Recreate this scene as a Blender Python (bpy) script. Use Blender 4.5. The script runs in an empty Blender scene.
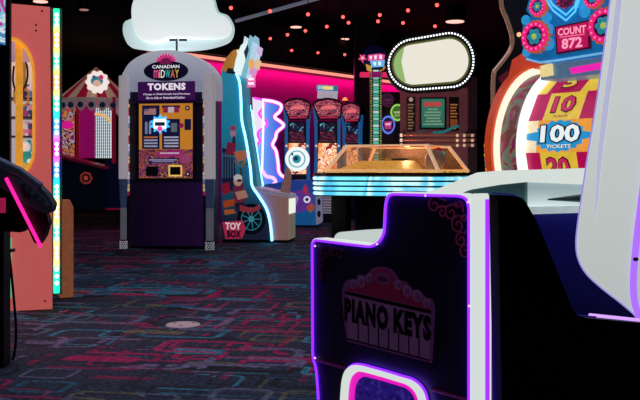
import bpy, bmesh, math, random
from mathutils import Vector, Matrix
random.seed(7)
S = bpy.context.scene
COL = S.collection
FPX, HY, CH = 889.0, 172.0, 0.82          # focal length in pixels, horizon row, camera height
PI = math.pi

# ------------------------------------------------------------------ materials
def lin(h):
    h = h.lstrip('#'); v = [int(h[i:i+2], 16)/255 for i in (0, 2, 4)]
    return [(c/12.92 if c <= .04045 else ((c+.055)/1.055)**2.4) for c in v]
_mc = {}
def M(h, rough=.5, metal=0., e=0., eh=None, var=.12, coat=0., scale=30):
    """Principled material, colour broken up by a noise; e = emission strength."""
    k = (h, rough, metal, e, eh, var, coat, scale)
    if k in _mc: return _mc[k]
    m = bpy.data.materials.new('paint_' + h.strip('#')); m.use_nodes = True
    nt = m.node_tree; N = nt.nodes; L = nt.links
    b = N['Principled BSDF']
    c = lin(h)
    tc = N.new('ShaderNodeTexCoord'); nz = N.new('ShaderNodeTexNoise'); nz.inputs['Scale'].default_value = scale
    L.new(tc.outputs['Object'], nz.inputs['Vector'])
    mr = N.new('ShaderNodeMapRange'); mr.inputs['To Min'].default_value = 1-var; mr.inputs['To Max'].default_value = 1+var
    mr.inputs['From Min'].default_value = .25; mr.inputs['From Max'].default_value = .75
    L.new(nz.outputs['Fac'], mr.inputs['Value'])
    mx = N.new('ShaderNodeVectorMath'); mx.operation = 'SCALE'; mx.inputs[0].default_value = c
    L.new(mr.outputs['Result'], mx.inputs['Scale']); L.new(mx.outputs['Vector'], b.inputs['Base Color'])
    b.inputs['Roughness'].default_value = rough; b.inputs['Metallic'].default_value = metal
    if coat: b.inputs['Coat Weight'].default_value = coat
    if e:
        if eh: b.inputs['Emission Color'].default_value = lin(eh) + [1]
        else: L.new(mx.outputs['Vector'], b.inputs['Emission Color'])
        b.inputs['Emission Strength'].default_value = e
    _mc[k] = m
    return m
def E(h, s=1., var=.03): return M('#101010', .4, 0, s, h, var)      # lamp-like: dark body with emission
def blot(cols, scale=12, e=.6, rough=.5, distort=1.5, axis=None, soft=False):
    """printed artwork: noise pushed through a hard colour ramp"""
    k = ('blot', tuple(cols), scale, e, axis, distort, soft)
    if k in _mc: return _mc[k]
    m = bpy.data.materials.new('print'); m.use_nodes = True; nt = m.node_tree; N = nt.nodes; L = nt.links
    b = N['Principled BSDF']; tc = N.new('ShaderNodeTexCoord')
    nz = N.new('ShaderNodeTexNoise'); nz.inputs['Scale'].default_value = scale; nz.inputs['Distortion'].default_value = distort
    nz.inputs['Detail'].default_value = 3
    mp = N.new('ShaderNodeMapping')
    if axis: mp.inputs['Scale'].default_value = axis
    L.new(tc.outputs['Object'], mp.inputs['Vector']); L.new(mp.outputs['Vector'], nz.inputs['Vector'])
    r = N.new('ShaderNodeValToRGB'); r.color_ramp.interpolation = 'EASE' if soft else 'CONSTANT'
    n = len(cols); els = r.color_ramp.elements
    while len(els) < n: els.new(.5)
    for i, c in enumerate(cols):
        els[i].position = 0 if i == 0 else .33 + .34*i/n
        els[i].color = lin(c) + [1]
    L.new(nz.outputs['Fac'], r.inputs['Fac']); L.new(r.outputs['Color'], b.inputs['Base Color'])
    L.new(r.outputs['Color'], b.inputs['Emission Color']); b.inputs['Emission Strength'].default_value = e
    b.inputs['Roughness'].default_value = rough
    _mc[k] = m; return m
def grad(c0, c1, p0, p1, axis='Z', e=.5, rough=.5):
    """two colours blending along one object axis"""
    m = bpy.data.materials.new('blend'); m.use_nodes = True; nt = m.node_tree; N = nt.nodes; L = nt.links
    b = N['Principled BSDF']; tc = N.new('ShaderNodeTexCoord'); sx = N.new('ShaderNodeSeparateXYZ')
    L.new(tc.outputs['Object'], sx.inputs[0])
    mr = N.new('ShaderNodeMapRange'); mr.inputs['From Min'].default_value = p0; mr.inputs['From Max'].default_value = p1
    L.new(sx.outputs[axis], mr.inputs['Value'])
    r = N.new('ShaderNodeValToRGB'); r.color_ramp.elements[0].color = lin(c0)+[1]; r.color_ramp.elements[1].color = lin(c1)+[1]
    L.new(mr.outputs['Result'], r.inputs['Fac'])
    L.new(r.outputs['Color'], b.inputs['Base Color']); L.new(r.outputs['Color'], b.inputs['Emission Color'])
    b.inputs['Emission Strength'].default_value = e; b.inputs['Roughness'].default_value = rough
    return m
def glass(tint='#ffffff', refl=.10, haze=.0):
    m = bpy.data.materials.new('glass'); m.use_nodes = True; nt = m.node_tree; N = nt.nodes; L = nt.links
    N.remove(N['Principled BSDF']); out = N['Material Output']
    t = N.new('ShaderNodeBsdfTransparent'); t.inputs[0].default_value = lin(tint)+[1]
    g = N.new('ShaderNodeBsdfGlossy'); g.inputs['Roughness'].default_value = .08
    x = N.new('ShaderNodeMixShader'); x.inputs[0].default_value = refl; L.new(t.outputs[0], x.inputs[1]); L.new(g.outputs[0], x.inputs[2])
    df = N.new('ShaderNodeBsdfDiffuse'); df.inputs[0].default_value = (.8, .7, .6, 1); x2 = N.new('ShaderNodeMixShader'); x2.inputs[0].default_value = haze  # pale diffuse share imitates hazy reflections in the glass
    L.new(x.outputs[0], x2.inputs[1]); L.new(df.outputs[0], x2.inputs[2]); L.new(x2.outputs[0], out.inputs[0]); return m

# ------------------------------------------------------------------ mesh builder
def rnd(poly, r, n=5):
    out = []; N = len(poly)
    for i in range(N):
        p = Vector(poly[i]); a = Vector(poly[i-1])-p; b = Vector(poly[(i+1) % N])-p
        la, lb = a.length, b.length
        if la < 1e-6 or lb < 1e-6: continue
        k = min(r, la*.48, lb*.48); A = p+a/la*k; B = p+b/lb*k
        for j in range(n+1):
            t = j/n; out.append(tuple((1-t)**2*A+2*t*(1-t)*p+t*t*B))
    return out
def cr(pts, n=6, closed=False):
    P = [Vector(p) for p in pts]; N = len(P); out = []
    rng = range(N) if closed else range(N-1)
    for i in rng:
        if closed: a, b, c, d = P[i-1], P[i], P[(i+1) % N], P[(i+2) % N]
        else: a, b, c, d = P[max(i-1, 0)], P[i], P[i+1], P[min(i+2, N-1)]
        for j in range(n):
            t = j/n
            out.append(tuple(.5*((2*b)+(c-a)*t+(2*a-5*b+4*c-d)*t*t+(3*b-a-3*c+d)*t**3)))
    if not closed: out.append(tuple(P[-1]))
    return out
def circ(cx, cz, rx, rz=None, n=28, a0=0., a1=2*PI):
    rz = rx if rz is None else rz
    full = abs(a1-a0-2*PI) < 1e-6
    k = n if full else n+1
    return [(cx+rx*math.cos(a0+(a1-a0)*i/n), cz+rz*math.sin(a0+(a1-a0)*i/n)) for i in range(k)]
class MB:
    def __init__(s): s.bm = bmesh.new(); s.mats = []
    def mi(s, m):
        if m not in s.mats: s.mats.append(m)
        return s.mats.index(m)
    def f(s, vs, m):
        try:
            fc = s.bm.faces.new(vs); fc.material_index = s.mi(m); return fc
        except ValueError: return None
    def v(s, p): return s.bm.verts.new(p)
    def box(s, x0, x1, y0, y1, z0, z1, m):
        v = [s.v((x, y, z)) for x in (x0, x1) for y in (y0, y1) for z in (z0, z1)]
        for q in ((0, 1, 3, 2), (4, 6, 7, 5), (0, 4, 5, 1), (2, 3, 7, 6), (0, 2, 6, 4), (1, 5, 7, 3)): s.f([v[i] for i in q], m)
        return s
    def loft(s, A, B, m, caps=True):
        a = [s.v(p) for p in A]; b = [s.v(p) for p in B]; n = len(a)
        for i in range(n): s.f([a[i], a[(i+1) % n], b[(i+1) % n], b[i]], m)
        if caps: s.f(a, m); s.f(b[::-1], m)
        return s
    def prism(s, poly, y0, y1, m):       # poly in x,z
        return s.loft([(x, y0, z) for x, z in poly], [(x, y1, z) for x, z in poly], m)
    def prismx(s, poly, x0, x1, m):      # poly in y,z
        return s.loft([(x0, y, z) for y, z in poly], [(x1, y, z) for y, z in poly], m)
    def prismz(s, poly, z0, z1, m):      # poly in x,y
        return s.loft([(x, y, z0) for x, y in poly], [(x, y, z1) for x, y in poly], m)
    def pillow(s, poly, y0, y1, m, b=.02, n=3):   # prism with a rounded front (y0) edge
        c = Vector((sum(p[0] for p in poly)/len(poly), sum(p[1] for p in poly)/len(poly)))
        w = max(abs(p[0]-c.x) for p in poly); h = max(abs(p[1]-c.y) for p in poly)
        rings = [[(x, y1, z) for x, z in poly]]
        for i in range(n+1):
            t = PI/2*i/n; k = b*(1-math.cos(t)); yy = y0+b*(1-math.sin(t))
            rings.append([(c.x+(x-c.x)*(1-k/w), yy, c.y+(z-c.y)*(1-k/h)) for x, z in poly])
        V = [[s.v(p) for p in r] for r in rings]; N = len(poly)
        for a, bb in zip(V, V[1:]):
            for i in range(N): s.f([a[i], a[(i+1) % N], bb[(i+1) % N], bb[i]], m)
        s.f(V[0][::-1], m); s.f(V[-1], m); return s
    def tube(s, pts, r, m, closed=False, n=8, flat=1.):
        P = [Vector(p) for p in pts]
        P = [p for i, p in enumerate(P) if i == 0 or (p-P[i-1]).length > 1e-6]
        N = len(P); rings = []; up = None
        for i in range(N):
            if closed: t = P[(i+1) % N]-P[i-1]
            else: t = P[min(i+1, N-1)]-P[max(i-1, 0)]
            t.normalize()
            if up is None:
                up = Vector((0, 1, 0)) if abs(t.y) < .9 else Vector((1, 0, 0))
            up = (up-t*up.dot(t)).normalized(); sd = t.cross(up)
            rr = r[i] if isinstance(r, (list, tuple)) else r
            rings.append([s.v(P[i]+rr*(math.cos(2*PI*k/n)*up*flat+math.sin(2*PI*k/n)*sd)) for k in range(n)])
        for i in range(N if closed else N-1):
            a, b = rings[i], rings[(i+1) % N]
            for k in range(n): s.f([a[k], a[(k+1) % n], b[(k+1) % n], b[k]], m)
        if not closed: s.f(rings[0][::-1], m); s.f(rings[-1], m)
        return s
    def lathe(s, prof, c, m, axis='z', n=24):
        rings = []
        for r, h in prof:
            ring = []
            for k in range(n):
                a = 2*PI*k/n; u, w = r*math.cos(a), r*math.sin(a)
                p = {'z': (u, w, h), 'y': (u, h, w), 'x': (h, u, w)}[axis]
                ring.append(s.v((c[0]+p[0], c[1]+p[1], c[2]+p[2])))
            rings.append(ring)
        for a, b in zip(rings, rings[1:]):
            for k in range(n): s.f([a[k], a[(k+1) % n], b[(k+1) % n], b[k]], m)
        s.f(rings[0][::-1], m); s.f(rings[-1], m); return s
    def ball(s, c, r, m, sc=(1, 1, 1), n=14):
        v = bmesh.ops.create_uvsphere(s.bm, u_segments=n, v_segments=max(6, n*2//3), radius=r,
              matrix=Matrix.Translation(c) @ Matrix.Diagonal((*sc, 1)))['verts']
        i = s.mi(m)
        for x in v:
            for fc in x.link_faces: fc.material_index = i; fc.smooth = True
        return s
    def arc(s, x0, x1, r0, r1, cy, cz, a0, a1, m, n=28):   # ring sector swept about the local x axis; angle 0 = front (-y), 90 = up
        def R(a, r, x): return (x, cy-r*math.cos(a), cz+r*math.sin(a))
        prev = None; first = None
        for i in range(n+1):
            a = math.radians(a0+(a1-a0)*i/n)
            q = [s.v(R(a, r0, x0)), s.v(R(a, r1, x0)), s.v(R(a, r1, x1)), s.v(R(a, r0, x1))]
            if prev:
                for k in range(4): s.f([prev[k], prev[(k+1) % 4], q[(k+1) % 4], q[k]], m)
            else: first = q
            prev = q
        s.f(first, m); s.f(prev[::-1], m); return s
    def text(s, t, cx, cz, y, w, h, m, bold=.0, gap=1., xf=None, skew=0.):
        cu = bpy.data.curves.new('lettering', 'FONT'); cu.body = t; cu.size = 1; cu.offset = bold; cu.space_character = gap; cu.extrude = 0
        cu.resolution_u = 2
        o = bpy.data.objects.new('lettering', cu); COL.objects.link(o)
        dg = bpy.context.evaluated_depsgraph_get(); me = bpy.data.meshes.new_from_object(o.evaluated_get(dg))
        bpy.data.objects.remove(o); bpy.data.curves.remove(cu)
        xs = [v.co.x for v in me.vertices]; ys = [v.co.y for v in me.vertices]
        if not xs: return s
        x0, x1, y0, y1 = min(xs), max(xs), min(ys), max(ys)
        vs = []
        for v in me.vertices:
            fx = (v.co.x-x0)/(x1-x0)-.5; fz = (v.co.y-y0)/(y1-y0)-.5
            p = (cx+fx*w, y, cz+fz*h+skew*fx*w)
            vs.append(s.v(xf(p) if xf else p))
        for p in me.polygons: s.f([vs[i] for i in p.vertices], m)
        bpy.data.meshes.remove(me); return s
    def build(s, name, parent=None, smooth=False, bev=0., flip=True):
        if flip: bmesh.ops.recalc_face_normals(s.bm, faces=s.bm.faces[:])
        me = bpy.data.meshes.new(name); s.bm.to_mesh(me); s.bm.free()
        for m in s.mats: me.materials.append(m)
        if smooth:
            for p in me.polygons: p.use_smooth = True
        o = bpy.data.objects.new(name, me); COL.objects.link(o)
        if parent is not None: o.parent = parent
        if smooth:
            md = o.modifiers.new('edges', 'EDGE_SPLIT'); md.split_angle = math.radians(40)
        if bev:
            md = o.modifiers.new('bevel', 'BEVEL'); md.width = bev; md.segments = 2; md.limit_method = 'ANGLE'; md.angle_limit = math.radians(50)
        return o
def struct(o): o['kind'] = 'structure'; return o
def tag(o, label, cat, group=None, kind=None):
    o['label'] = label; o['category'] = cat
    if group: o['group'] = group
    if kind: o['kind'] = kind
    return o
def at(px, py, d): return Vector(((px-320)/FPX*d, d, CH-(py-HY)/FPX*d))
class T:
    """a thing: Empty on the floor, local x to its right, y away from the viewer, z up"""
    def __init__(s, name, label, cat, px, d, ang=0., group=None, z=0., O=None):
        s.O = Vector(((px-320)/FPX*d, d, z)) if O is None else Vector(O); s.a = math.radians(ang)
        s.e = bpy.data.objects.new(name, None); COL.objects.link(s.e); s.e.empty_display_size = .1
        s.e.location = s.O; s.e.rotation_euler = (0, 0, s.a); tag(s.e, label, cat, group)
    def ray(s, px, py):
        c, n = math.cos(s.a), math.sin(s.a)
        def loc(v): return Vector((c*v.x+n*v.y, -n*v.x+c*v.y, v.z))
        return loc(Vector((0, 0, CH))-s.O), loc(Vector(((px-320)/FPX, 1, -(py-HY)/FPX)))
    def p(s, px, py, y=0.):
        o, d = s.ray(px, py); t = (y-o.y)/d.y; q = o+d*t; return (q.x, q.z)
    def p3(s, px, py, y=0.): q = s.p(px, py, y); return (q[0], y, q[1])
    def q(s, px, py, x=0.):
        o, d = s.ray(px, py); t = (x-o.x)/d.x; r = o+d*t; return (r.y, r.z)
    def P(s, pts, y=0.): return [s.p(a, b, y) for a, b in pts]
    def Q(s, pts, x=0.): return [s.q(a, b, x) for a, b in pts]
    def rect(s, x0, y0, x1, y1, y=0.):
        a = s.p(x0, y0, y); b = s.p(x1, y1, y); return [(a[0], b[1]), (b[0], b[1]), (b[0], a[1]), (a[0], a[1])]
def dup(root, loc, rotz, label, group=None, scale=None):
    r = root.copy(); COL.objects.link(r); r.location = loc; r.rotation_euler = (0, 0, rotz); r['label'] = label
    if group: r['group'] = group
    if scale: r.scale = scale
    for ch in list(root.children):
        c = ch.copy(); COL.objects.link(c); c.parent = r
        for g in list(ch.children):
            d = g.copy(); COL.objects.link(d); d.parent = c
    return r
def holed(mb, outer, inner, y0, y1, m):
    """panel with an opening: inner loop sampled, outer polygon hit by rays from the inner centre"""
    cx = sum(p[0] for p in inner)/len(inner); cz = sum(p[1] for p in inner)/len(inner)
    angs = [(math.atan2(z-cz, x-cx), (x, z), None) for x, z in inner]
    def hit(poly, a):
        dx, dz = math.cos(a), math.sin(a); best = None
        for i in range(len(poly)):
            x1, z1 = poly[i]; x2, z2 = poly[(i+1) % len(poly)]
            ex, ez = x2-x1, z2-z1; den = dx*ez-dz*ex
            if abs(den) < 1e-12: continue
            t = ((x1-cx)*ez-(z1-cz)*ex)/den; u = ((x1-cx)*dz-(z1-cz)*dx)/den
            if t > 0 and -1e-6 <= u <= 1+1e-6 and (best is None or t > best): best = t
        return (cx+dx*best, cz+dz*best)
    L = sorted({round(math.atan2(z-cz, x-cx), 6) for x, z in list(inner)+list(outer)})
    I = [hit(inner, a) for a in L]; O = [hit(outer, a) for a in L]; n = len(L)
    def ring(P, y): return [mb.v((x, y, z)) for x, z in P]
    i0, i1, o0, o1 = ring(I, y0), ring(I, y1), ring(O, y0), ring(O, y1)
    for k in range(n):
        j = (k+1) % n
        mb.f([i0[k], i0[j], o0[j], o0[k]], m); mb.f([i1[k], o1[k], o1[j], i1[j]], m)
        mb.f([i0[k], i1[k], i1[j], i0[j]], m); mb.f([o0[k], o0[j], o1[j], o1[k]], m)
    return mb
def ringp(mb, outer, inner, y0, y1, m):
    """frame between two loops with the same number of points"""
    n = len(outer)
    def ring(P, y): return [mb.v((x, y, z)) for x, z in P]
    i0, i1, o0, o1 = ring(inner, y0), ring(inner, y1), ring(outer, y0), ring(outer, y1)
    for k in range(n):
        j = (k+1) % n
        mb.f([i0[k], i0[j], o0[j], o0[k]], m); mb.f([i1[k], o1[k], o1[j], i1[j]], m)
        mb.f([i0[k], i1[k], i1[j], i0[j]], m); mb.f([o0[k], o0[j], o1[j], o1[k]], m)
    return mb

BLACK = M('#07070b', .45); BLACKM = M('#050507', .9); DARK = M('#0d0d16', .5); NAVY = M('#0b1030', .5)
CHROME = M('#b9b4b0', .25, 1.); STEEL = M('#8a8d96', .4, .8)
W1 = E('#dfe8e4', 1.0); WHITE = M('#d8dcdc', .5)

# ================================================================== the setting
def carpet():
    m = bpy.data.materials.new('carpet'); m.use_nodes = True; nt = m.node_tree; N = nt.nodes; L = nt.links
    b = N['Principled BSDF']; b.inputs['Roughness'].default_value = .85
    tc = N.new('ShaderNodeTexCoord')
    def math_(op, a, c=None, clamp=False):
        n = N.new('ShaderNodeMath'); n.operation = op; n.use_clamp = clamp
        for i, x in enumerate((a, c)):
            if x is None: continue
            if isinstance(x, (int, float)): n.inputs[i].default_value = x
            else: L.new(x, n.inputs[i])
        return n.outputs[0]
    def white(a, c):
        cb = N.new('ShaderNodeCombineXYZ')
        for i, x in enumerate((a, c)):
            if isinstance(x, (int, float)): cb.inputs[i].default_value = x
            else: L.new(x, cb.inputs[i])
        w = N.new('ShaderNodeTexWhiteNoise'); w.noise_dimensions = '2D'; L.new(cb.outputs[0], w.inputs['Vector'])
        return w.outputs['Value']
    # loop pile: dark blue-black with speckle
    nz = N.new('ShaderNodeTexNoise'); nz.inputs['Scale'].default_value = 55; nz.inputs['Detail'].default_value = 4
    L.new(tc.outputs['Object'], nz.inputs['Vector'])
    br = N.new('ShaderNodeValToRGB'); e = br.color_ramp.elements
    e[0].position = .36; e[0].color = lin('#08080e')+[1]; e[1].position = .66; e[1].color = lin('#505c74')+[1]
    L.new(nz.outputs['Fac'], br.inputs['Fac'])
    cur = br.outputs['Color']
    # big colour fields decide whether shapes here come out pink, teal or grey
    fz = N.new('ShaderNodeTexNoise'); fz.inputs['Scale'].default_value = .55; fz.inputs['Detail'].default_value = 1
    L.new(tc.outputs['Object'], fz.inputs['Vector'])
    for k, (w, h, rot, ox, oy, thick, dens) in enumerate(((.62, .42, 9, .13, .31, .020, .75), (.40, .56, 9, .47, .05, .018, .62), (.26, .22, 9, .21, .66, .014, .60), (.95, .5, 9, .4, .9, .024, .62), (.36, .11, 9, .3, .2, .04, .30), (.5, .34, 9, .73, .55, .020, .55))):
        mp = N.new('ShaderNodeMapping'); mp.inputs['Rotation'].default_value = (0, 0, math.radians(rot)); mp.inputs['Location'].default_value = (ox, oy, 0)
        L.new(tc.outputs['Object'], mp.inputs['Vector'])
        sx = N.new('ShaderNodeSeparateXYZ'); L.new(mp.outputs[0], sx.inputs[0])
        v = math_('DIVIDE', sx.outputs['Y'], h); row = math_('FLOOR', v)
        sh = white(row, 3.7*k+1)
        u = math_('ADD', math_('DIVIDE', sx.outputs['X'], w), sh); col = math_('FLOOR', u)
        r1 = white(math_('ADD', col, 17.3*k), row); r2 = white(math_('ADD', col, 91.7+k), math_('ADD', row, 5.5)); r3 = white(math_('ADD', col, 33.1), math_('ADD', row, 71.5+k))
        qx = math_('ABSOLUTE', math_('MULTIPLY', math_('SUBTRACT', math_('FRACT', u), .5), w))
        qy = math_('ABSOLUTE', math_('MULTIPLY', math_('SUBTRACT', math_('FRACT', v), .5), h))
        rr = min(w, h)*.2
        ax = math_('MAXIMUM', math_('SUBTRACT', qx, w*.44-rr), 0.); ay = math_('MAXIMUM', math_('SUBTRACT', qy, h*.42-rr), 0.)
        sd = math_('SUBTRACT', math_('SQRT', math_('ADD', math_('MULTIPLY', ax, ax), math_('MULTIPLY', ay, ay))), rr)
        ring = math_('LESS_THAN', math_('ABSOLUTE', math_('ADD', sd, thick)), math_('MULTIPLY', math_('ADD', r3, .25), thick))
        ins = math_('MULTIPLY', math_('LESS_THAN', sd, -.09), math_('GREATER_THAN', r3, .84))
        mask = math_('MAXIMUM', ring, ins)
        # broken outlines: part of each ring fades where a noise says so
        bn = N.new('ShaderNodeTexNoise'); bn.inputs['Scale'].default_value = 2.6; L.new(mp.outputs[0], bn.inputs['Vector'])
        mask = math_('MULTIPLY', mask, math_('GREATER_THAN', bn.outputs['Fac'], .40))
        mask = math_('MULTIPLY', mask, math_('LESS_THAN', r1, dens))
        mask = math_('MULTIPLY', mask, math_('ADD', math_('MULTIPLY', r3, .35), .62))
        pal = N.new('ShaderNodeValToRGB'); pal.color_ramp.interpolation = 'CONSTANT'; pe = pal.color_ramp.elements
        cs = ['#f01868', '#c80d56', '#2b2f45', '#9a8ca6', '#060608', '#40b4c0', '#30889c', '#9a8858', '#7a8698']
        while len(pe) < len(cs): pe.new(.5)
        for i, c in enumerate(cs): pe[i].position = i/len(cs); pe[i].color = lin(c)+[1]
        f = math_('ADD', math_('MULTIPLY', fz.outputs['Fac'], 1.5), math_('SUBTRACT', math_('MULTIPLY', r2, .9), .72))
        L.new(math_('MINIMUM', math_('MAXIMUM', f, 0.), .99), pal.inputs['Fac'])
        mx = N.new('ShaderNodeMix'); mx.data_type = 'RGBA'
        L.new(mask, mx.inputs['Factor']); L.new(cur, mx.inputs['A']); L.new(pal.outputs['Color'], mx.inputs['B'])
        cur = mx.outputs['Result']
    # dark speckle over everything
    mu = N.new('ShaderNodeMix'); mu.data_type = 'RGBA'; mu.blend_type = 'MULTIPLY'; mu.inputs['Factor'].default_value = .75
    sp = N.new('ShaderNodeTexNoise'); sp.inputs['Scale'].default_value = 38; sp.inputs['Detail'].default_value = 5
    L.new(tc.outputs['Object'], sp.inputs['Vector'])
    r5 = N.new('ShaderNodeValToRGB'); r5.color_ramp.elements[0].position = .38; r5.color_ramp.elements[1].position = .6
    r5.color_ramp.elements[0].color = (.15, .15, .15, 1)
    L.new(sp.outputs['Fac'], r5.inputs['Fac'])
    L.new(cur, mu.inputs['A']); L.new(r5.outputs['Color'], mu.inputs['B'])
    L.new(mu.outputs['Result'], b.inputs['Base Color'])
    bp = N.new('ShaderNodeBump'); bp.inputs['Strength'].default_value = .3; bp.inputs['Distance'].default_value = .004
    L.new(nz.outputs['Fac'], bp.inputs['Height']); L.new(bp.outputs[0], b.inputs['Normal'])
    return m
X0, X1, Y0, Y1, ZC = -8.5, 8.5, -2., 24., 3.5
struct(MB().box(X0, X1, Y0, Y1, -.1, 0, carpet()).build('floor'))
CEIL = M('#08070d', .9)
struct(MB().box(X0, X1, Y0, Y1, ZC, ZC+.1, CEIL).build('ceiling'))
WALL = M('#0a0912', .85)
struct(MB().box(X0-.1, X0, Y0, Y1, 0, ZC, WALL).build('wall_left'))
struct(MB().box(X1, X1+.1, Y0, Y1, 0, ZC, WALL).build('wall_right'))
struct(MB().box(X0, X1, Y1, Y1+.1, 0, ZC, WALL).build('wall_back'))
struct(MB().box(X0, X1, Y0-.1, Y0, 0, ZC, WALL).build('wall_front'))
# slanting partition: magenta below, black bulkhead above, light strip in the joint
P1 = Vector((-1.795, 13.88, 0)); wd = Vector((.640, .768, 0)).normalized(); wa = math.atan2(wd.y, wd.x)
WL = T('wall_middle', '', '', 0, 0, math.degrees(wa), O=P1); del WL.e['label'], WL.e['category']; WL.e['kind'] = 'structure'
s0, s1 = -1.15, 7.5
MB().box(s0, s1, 0, .15, 0, 2.62, M('#c01890', .7, var=.05)).build('partition_panel', WL.e)
MB().box(s0, s1, -.12, .15, 2.66, ZC, BLACKM).build('bulkhead', WL.e)
MB().box(s0, s1, -.05, .0, 2.59, 2.635, E('#ff9a86', 1.1)).build('light_strip', WL.e)
struct(MB().box(.60, 1.02, 15.45, 15.85, 0, ZC, M('#171022', .7)).build('pillar'))

# ================================================================== ceiling lights
def make_bulb():
    t = T('string_bulb', '', 'bulb', 320, 12)
    MB().tube([(0, 0, .07), (0, 0, .45)], .006, BLACK, n=6).build('cord', t.e)
    MB().lathe([(.014, .0), (.018, .02), (.018, .06), (.008, .075)], (0, 0, 0), DARK, n=10).build('socket', t.e)
    MB().ball((0, 0, -.018), .024, E('#ff5048', 3.0), n=12).build('globe', t.e)
    return t.e
ORD = ['first', 'second', 'third', 'fourth', 'fifth']
ROWS = (('uppermost long row', [(231, 6.5), (270, 9.7), (308, 13), (343, 15.6), (378, 20)]), ('middle row, rising rightward', [(270.3, 37.4), (287.5, 33.5), (305.4, 29.6), (326.8, 25.3), (348.6, 21.4)]),
        ('lowest row above the magenta wall', [(237, 43.2), (263.5, 47), (291.7, 49.4), (318, 51.7), (344.7, 53.6)]), ('short row right of the pillar', [(379.8, 13.6), (408, 9), (437, 3.6)]), ('pair just above the oval sign', [(403, 21.6), (435, 25)]))
proto = make_bulb(); first = True
for rowname, pts in ROWS:
    for i, (px, py) in enumerate(pts):
        d = 2.1*FPX/(HY-py); q = at(px, py, d)
        o = proto if first else dup(proto, q, 0, ''); first = False
        o.location = q; o['label'] = 'red ceiling bulb, %s from left in the %s' % (ORD[i], rowname); o['group'] = 'red bulbs strung under the dark ceiling'
spot = None
for px, py, w in ((40.5, 1.2, .075), (84, 9.4, .05), (296, 26.8, .07), (344.7, 38.8, .06), (455, 21.3, .11)):
    d = 2.45*FPX/(HY-py); q = at(px, py, d)
    side = {40.5: 'above the coral claw machine', 84: 'above the striped tent, dim', 296: 'above the shooter cabinets', 344.7: 'beside the dark pillar', 455: 'above the oval sign'}[px]
    t = T('recessed_spot', 'flat round pinkish ceiling spotlight ' + side, 'ceiling light', 0, 0, O=q, group='round ceiling spots')
    MB().lathe([(w*1.5, .0), (w*1.5, .23), (w*1.3, .24)], (0, 0, 0), BLACK, n=20).build('can', t.e)
    MB().lathe([(w*1.35, -.012), (w*1.35, -.002)], (0, 0, 0), E('#ffb3a6', .35 if px == 84 else 1.6), n=20).build('lens', t.e)
ap, bp_ = at(236, 21, 13.6), at(330, -5, 12.4)
t = T('ceiling_pipe', 'slim pale steel pipe slanting under the ceiling right of the cloud sign', 'pipe', 0, 0, O=((ap+bp_)/2))
MB().tube([ap-t.O, bp_-t.O], .028, M('#8f9ab0', .5, e=.25)).build('pipe_run', t.e)
for k in (.15, .5, .85):
    c = ap.lerp(bp_, k)-t.O; MB().tube([c, (c.x, c.y, ZC-t.O.z)], .007, BLACK, n=6).build('hanger', t.e)

# ================================================================== claw machine, left
t = T('claw_machine', 'coral pink claw machine with arched yellow window and coloured light strip', 'claw machine', 30, 5.28, 19.6)
CORAL = M('#d0605a', .5, e=.66, var=.04); CORALD = M('#a34a44', .5, e=.12)  # coral glows to look evenly lit, in place of a lamp
D = .42
outer = t.P([(-24, 1), (16, 4), (50, 7), (52.5, 309.5), (-24, 312)])
cxp, hw = 11, 24
arch = [(cxp+hw*math.cos(a), 75-38*math.sin(a)) for a in [PI*i/14 for i in range(15)]] + [(cxp-hw*math.cos(a), 150+30*math.sin(a)) for a in [PI*i/14 for i in range(15)]]
arch2 = [(cxp+(x-cxp)*.90, 112+(y-112)*.965) for x, y in arch]
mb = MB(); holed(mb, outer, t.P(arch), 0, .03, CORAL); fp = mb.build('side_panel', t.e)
mb = MB(); ringp(mb, t.P(arch, -.012), t.P(arch2, -.012), -.012, .04, M('#f0a428', .4, e=.75)); mb.build('window_rim', t.e)
MB().prism(t.P(arch2, .02), .018, .022, glass(refl=.02)).build('window_pane', t.e)
xl, xr = outer[0][0], outer[1+1][0]
zt = outer[1][1]
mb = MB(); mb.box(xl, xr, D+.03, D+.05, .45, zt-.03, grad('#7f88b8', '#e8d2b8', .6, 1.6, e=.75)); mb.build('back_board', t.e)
MB().box(xl, xr, .032, D+.05, .03, .45, CORALD).build('lower_cabinet', t.e)
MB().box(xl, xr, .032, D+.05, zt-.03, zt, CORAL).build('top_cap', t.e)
MB().box(xl-.02, xl, 0, D+.05, .03, zt, CORALD).build('front_post', t.e)
MB().box(xr-.005, xr+.01, .035, D+.05, .03, zt-.02, DARK).build('far_side', t.e)
for zz in (t.p(20, 78, .3)[1], t.p(20, 98, .3)[1], t.p(20, 117, .3)[1], t.p(20, 136, .3)[1]):
    if zz < t.p(20, 80, .3)[1]: MB().box(xl+.06, xr-.03, .24, D+.028, zz-.008, zz, M('#3a2f55', .5)).build('shelf', t.e)
MB().box(xl+.02, xr-.02, .05, D+.02, .46, t.p(20, 163, .2)[1], M('#c9b25e', .6, e=.45)).build('prize_bed', t.e)
pt = t.p(19, 90, .06)
MB().box(pt[0]-.02, pt[0]+.022, .05, .09, t.p(20, 166, .06)[1], zt-.05, M('#eaa63a', .4, e=.6)).build('inner_post', t.e)
mb = MB(); g = M('#c99a4a', .3, .6, e=.35); cx_, cz_ = t.p(21, 74, .16)
mb.tube([(cx_, .16, zt-.04), (cx_, .16, cz_+.05)], .008, g); mb.lathe([(.028, -.09), (.03, .05), (.018, .07)], (cx_, .16, cz_), g, n=14)
for k in range(3):
    a = 2*PI*k/3+.4
    mb.tube([(cx_, .16, cz_-.08), (cx_+.05*math.cos(a), .16+.05*math.sin(a), cz_-.10), (cx_+.045*math.cos(a), .16+.045*math.sin(a), cz_-.17), (cx_+.01*math.cos(a), .16+.01*math.sin(a), cz_-.2)], .007, g)
cl = mb.build('claw', t.e)
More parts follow.
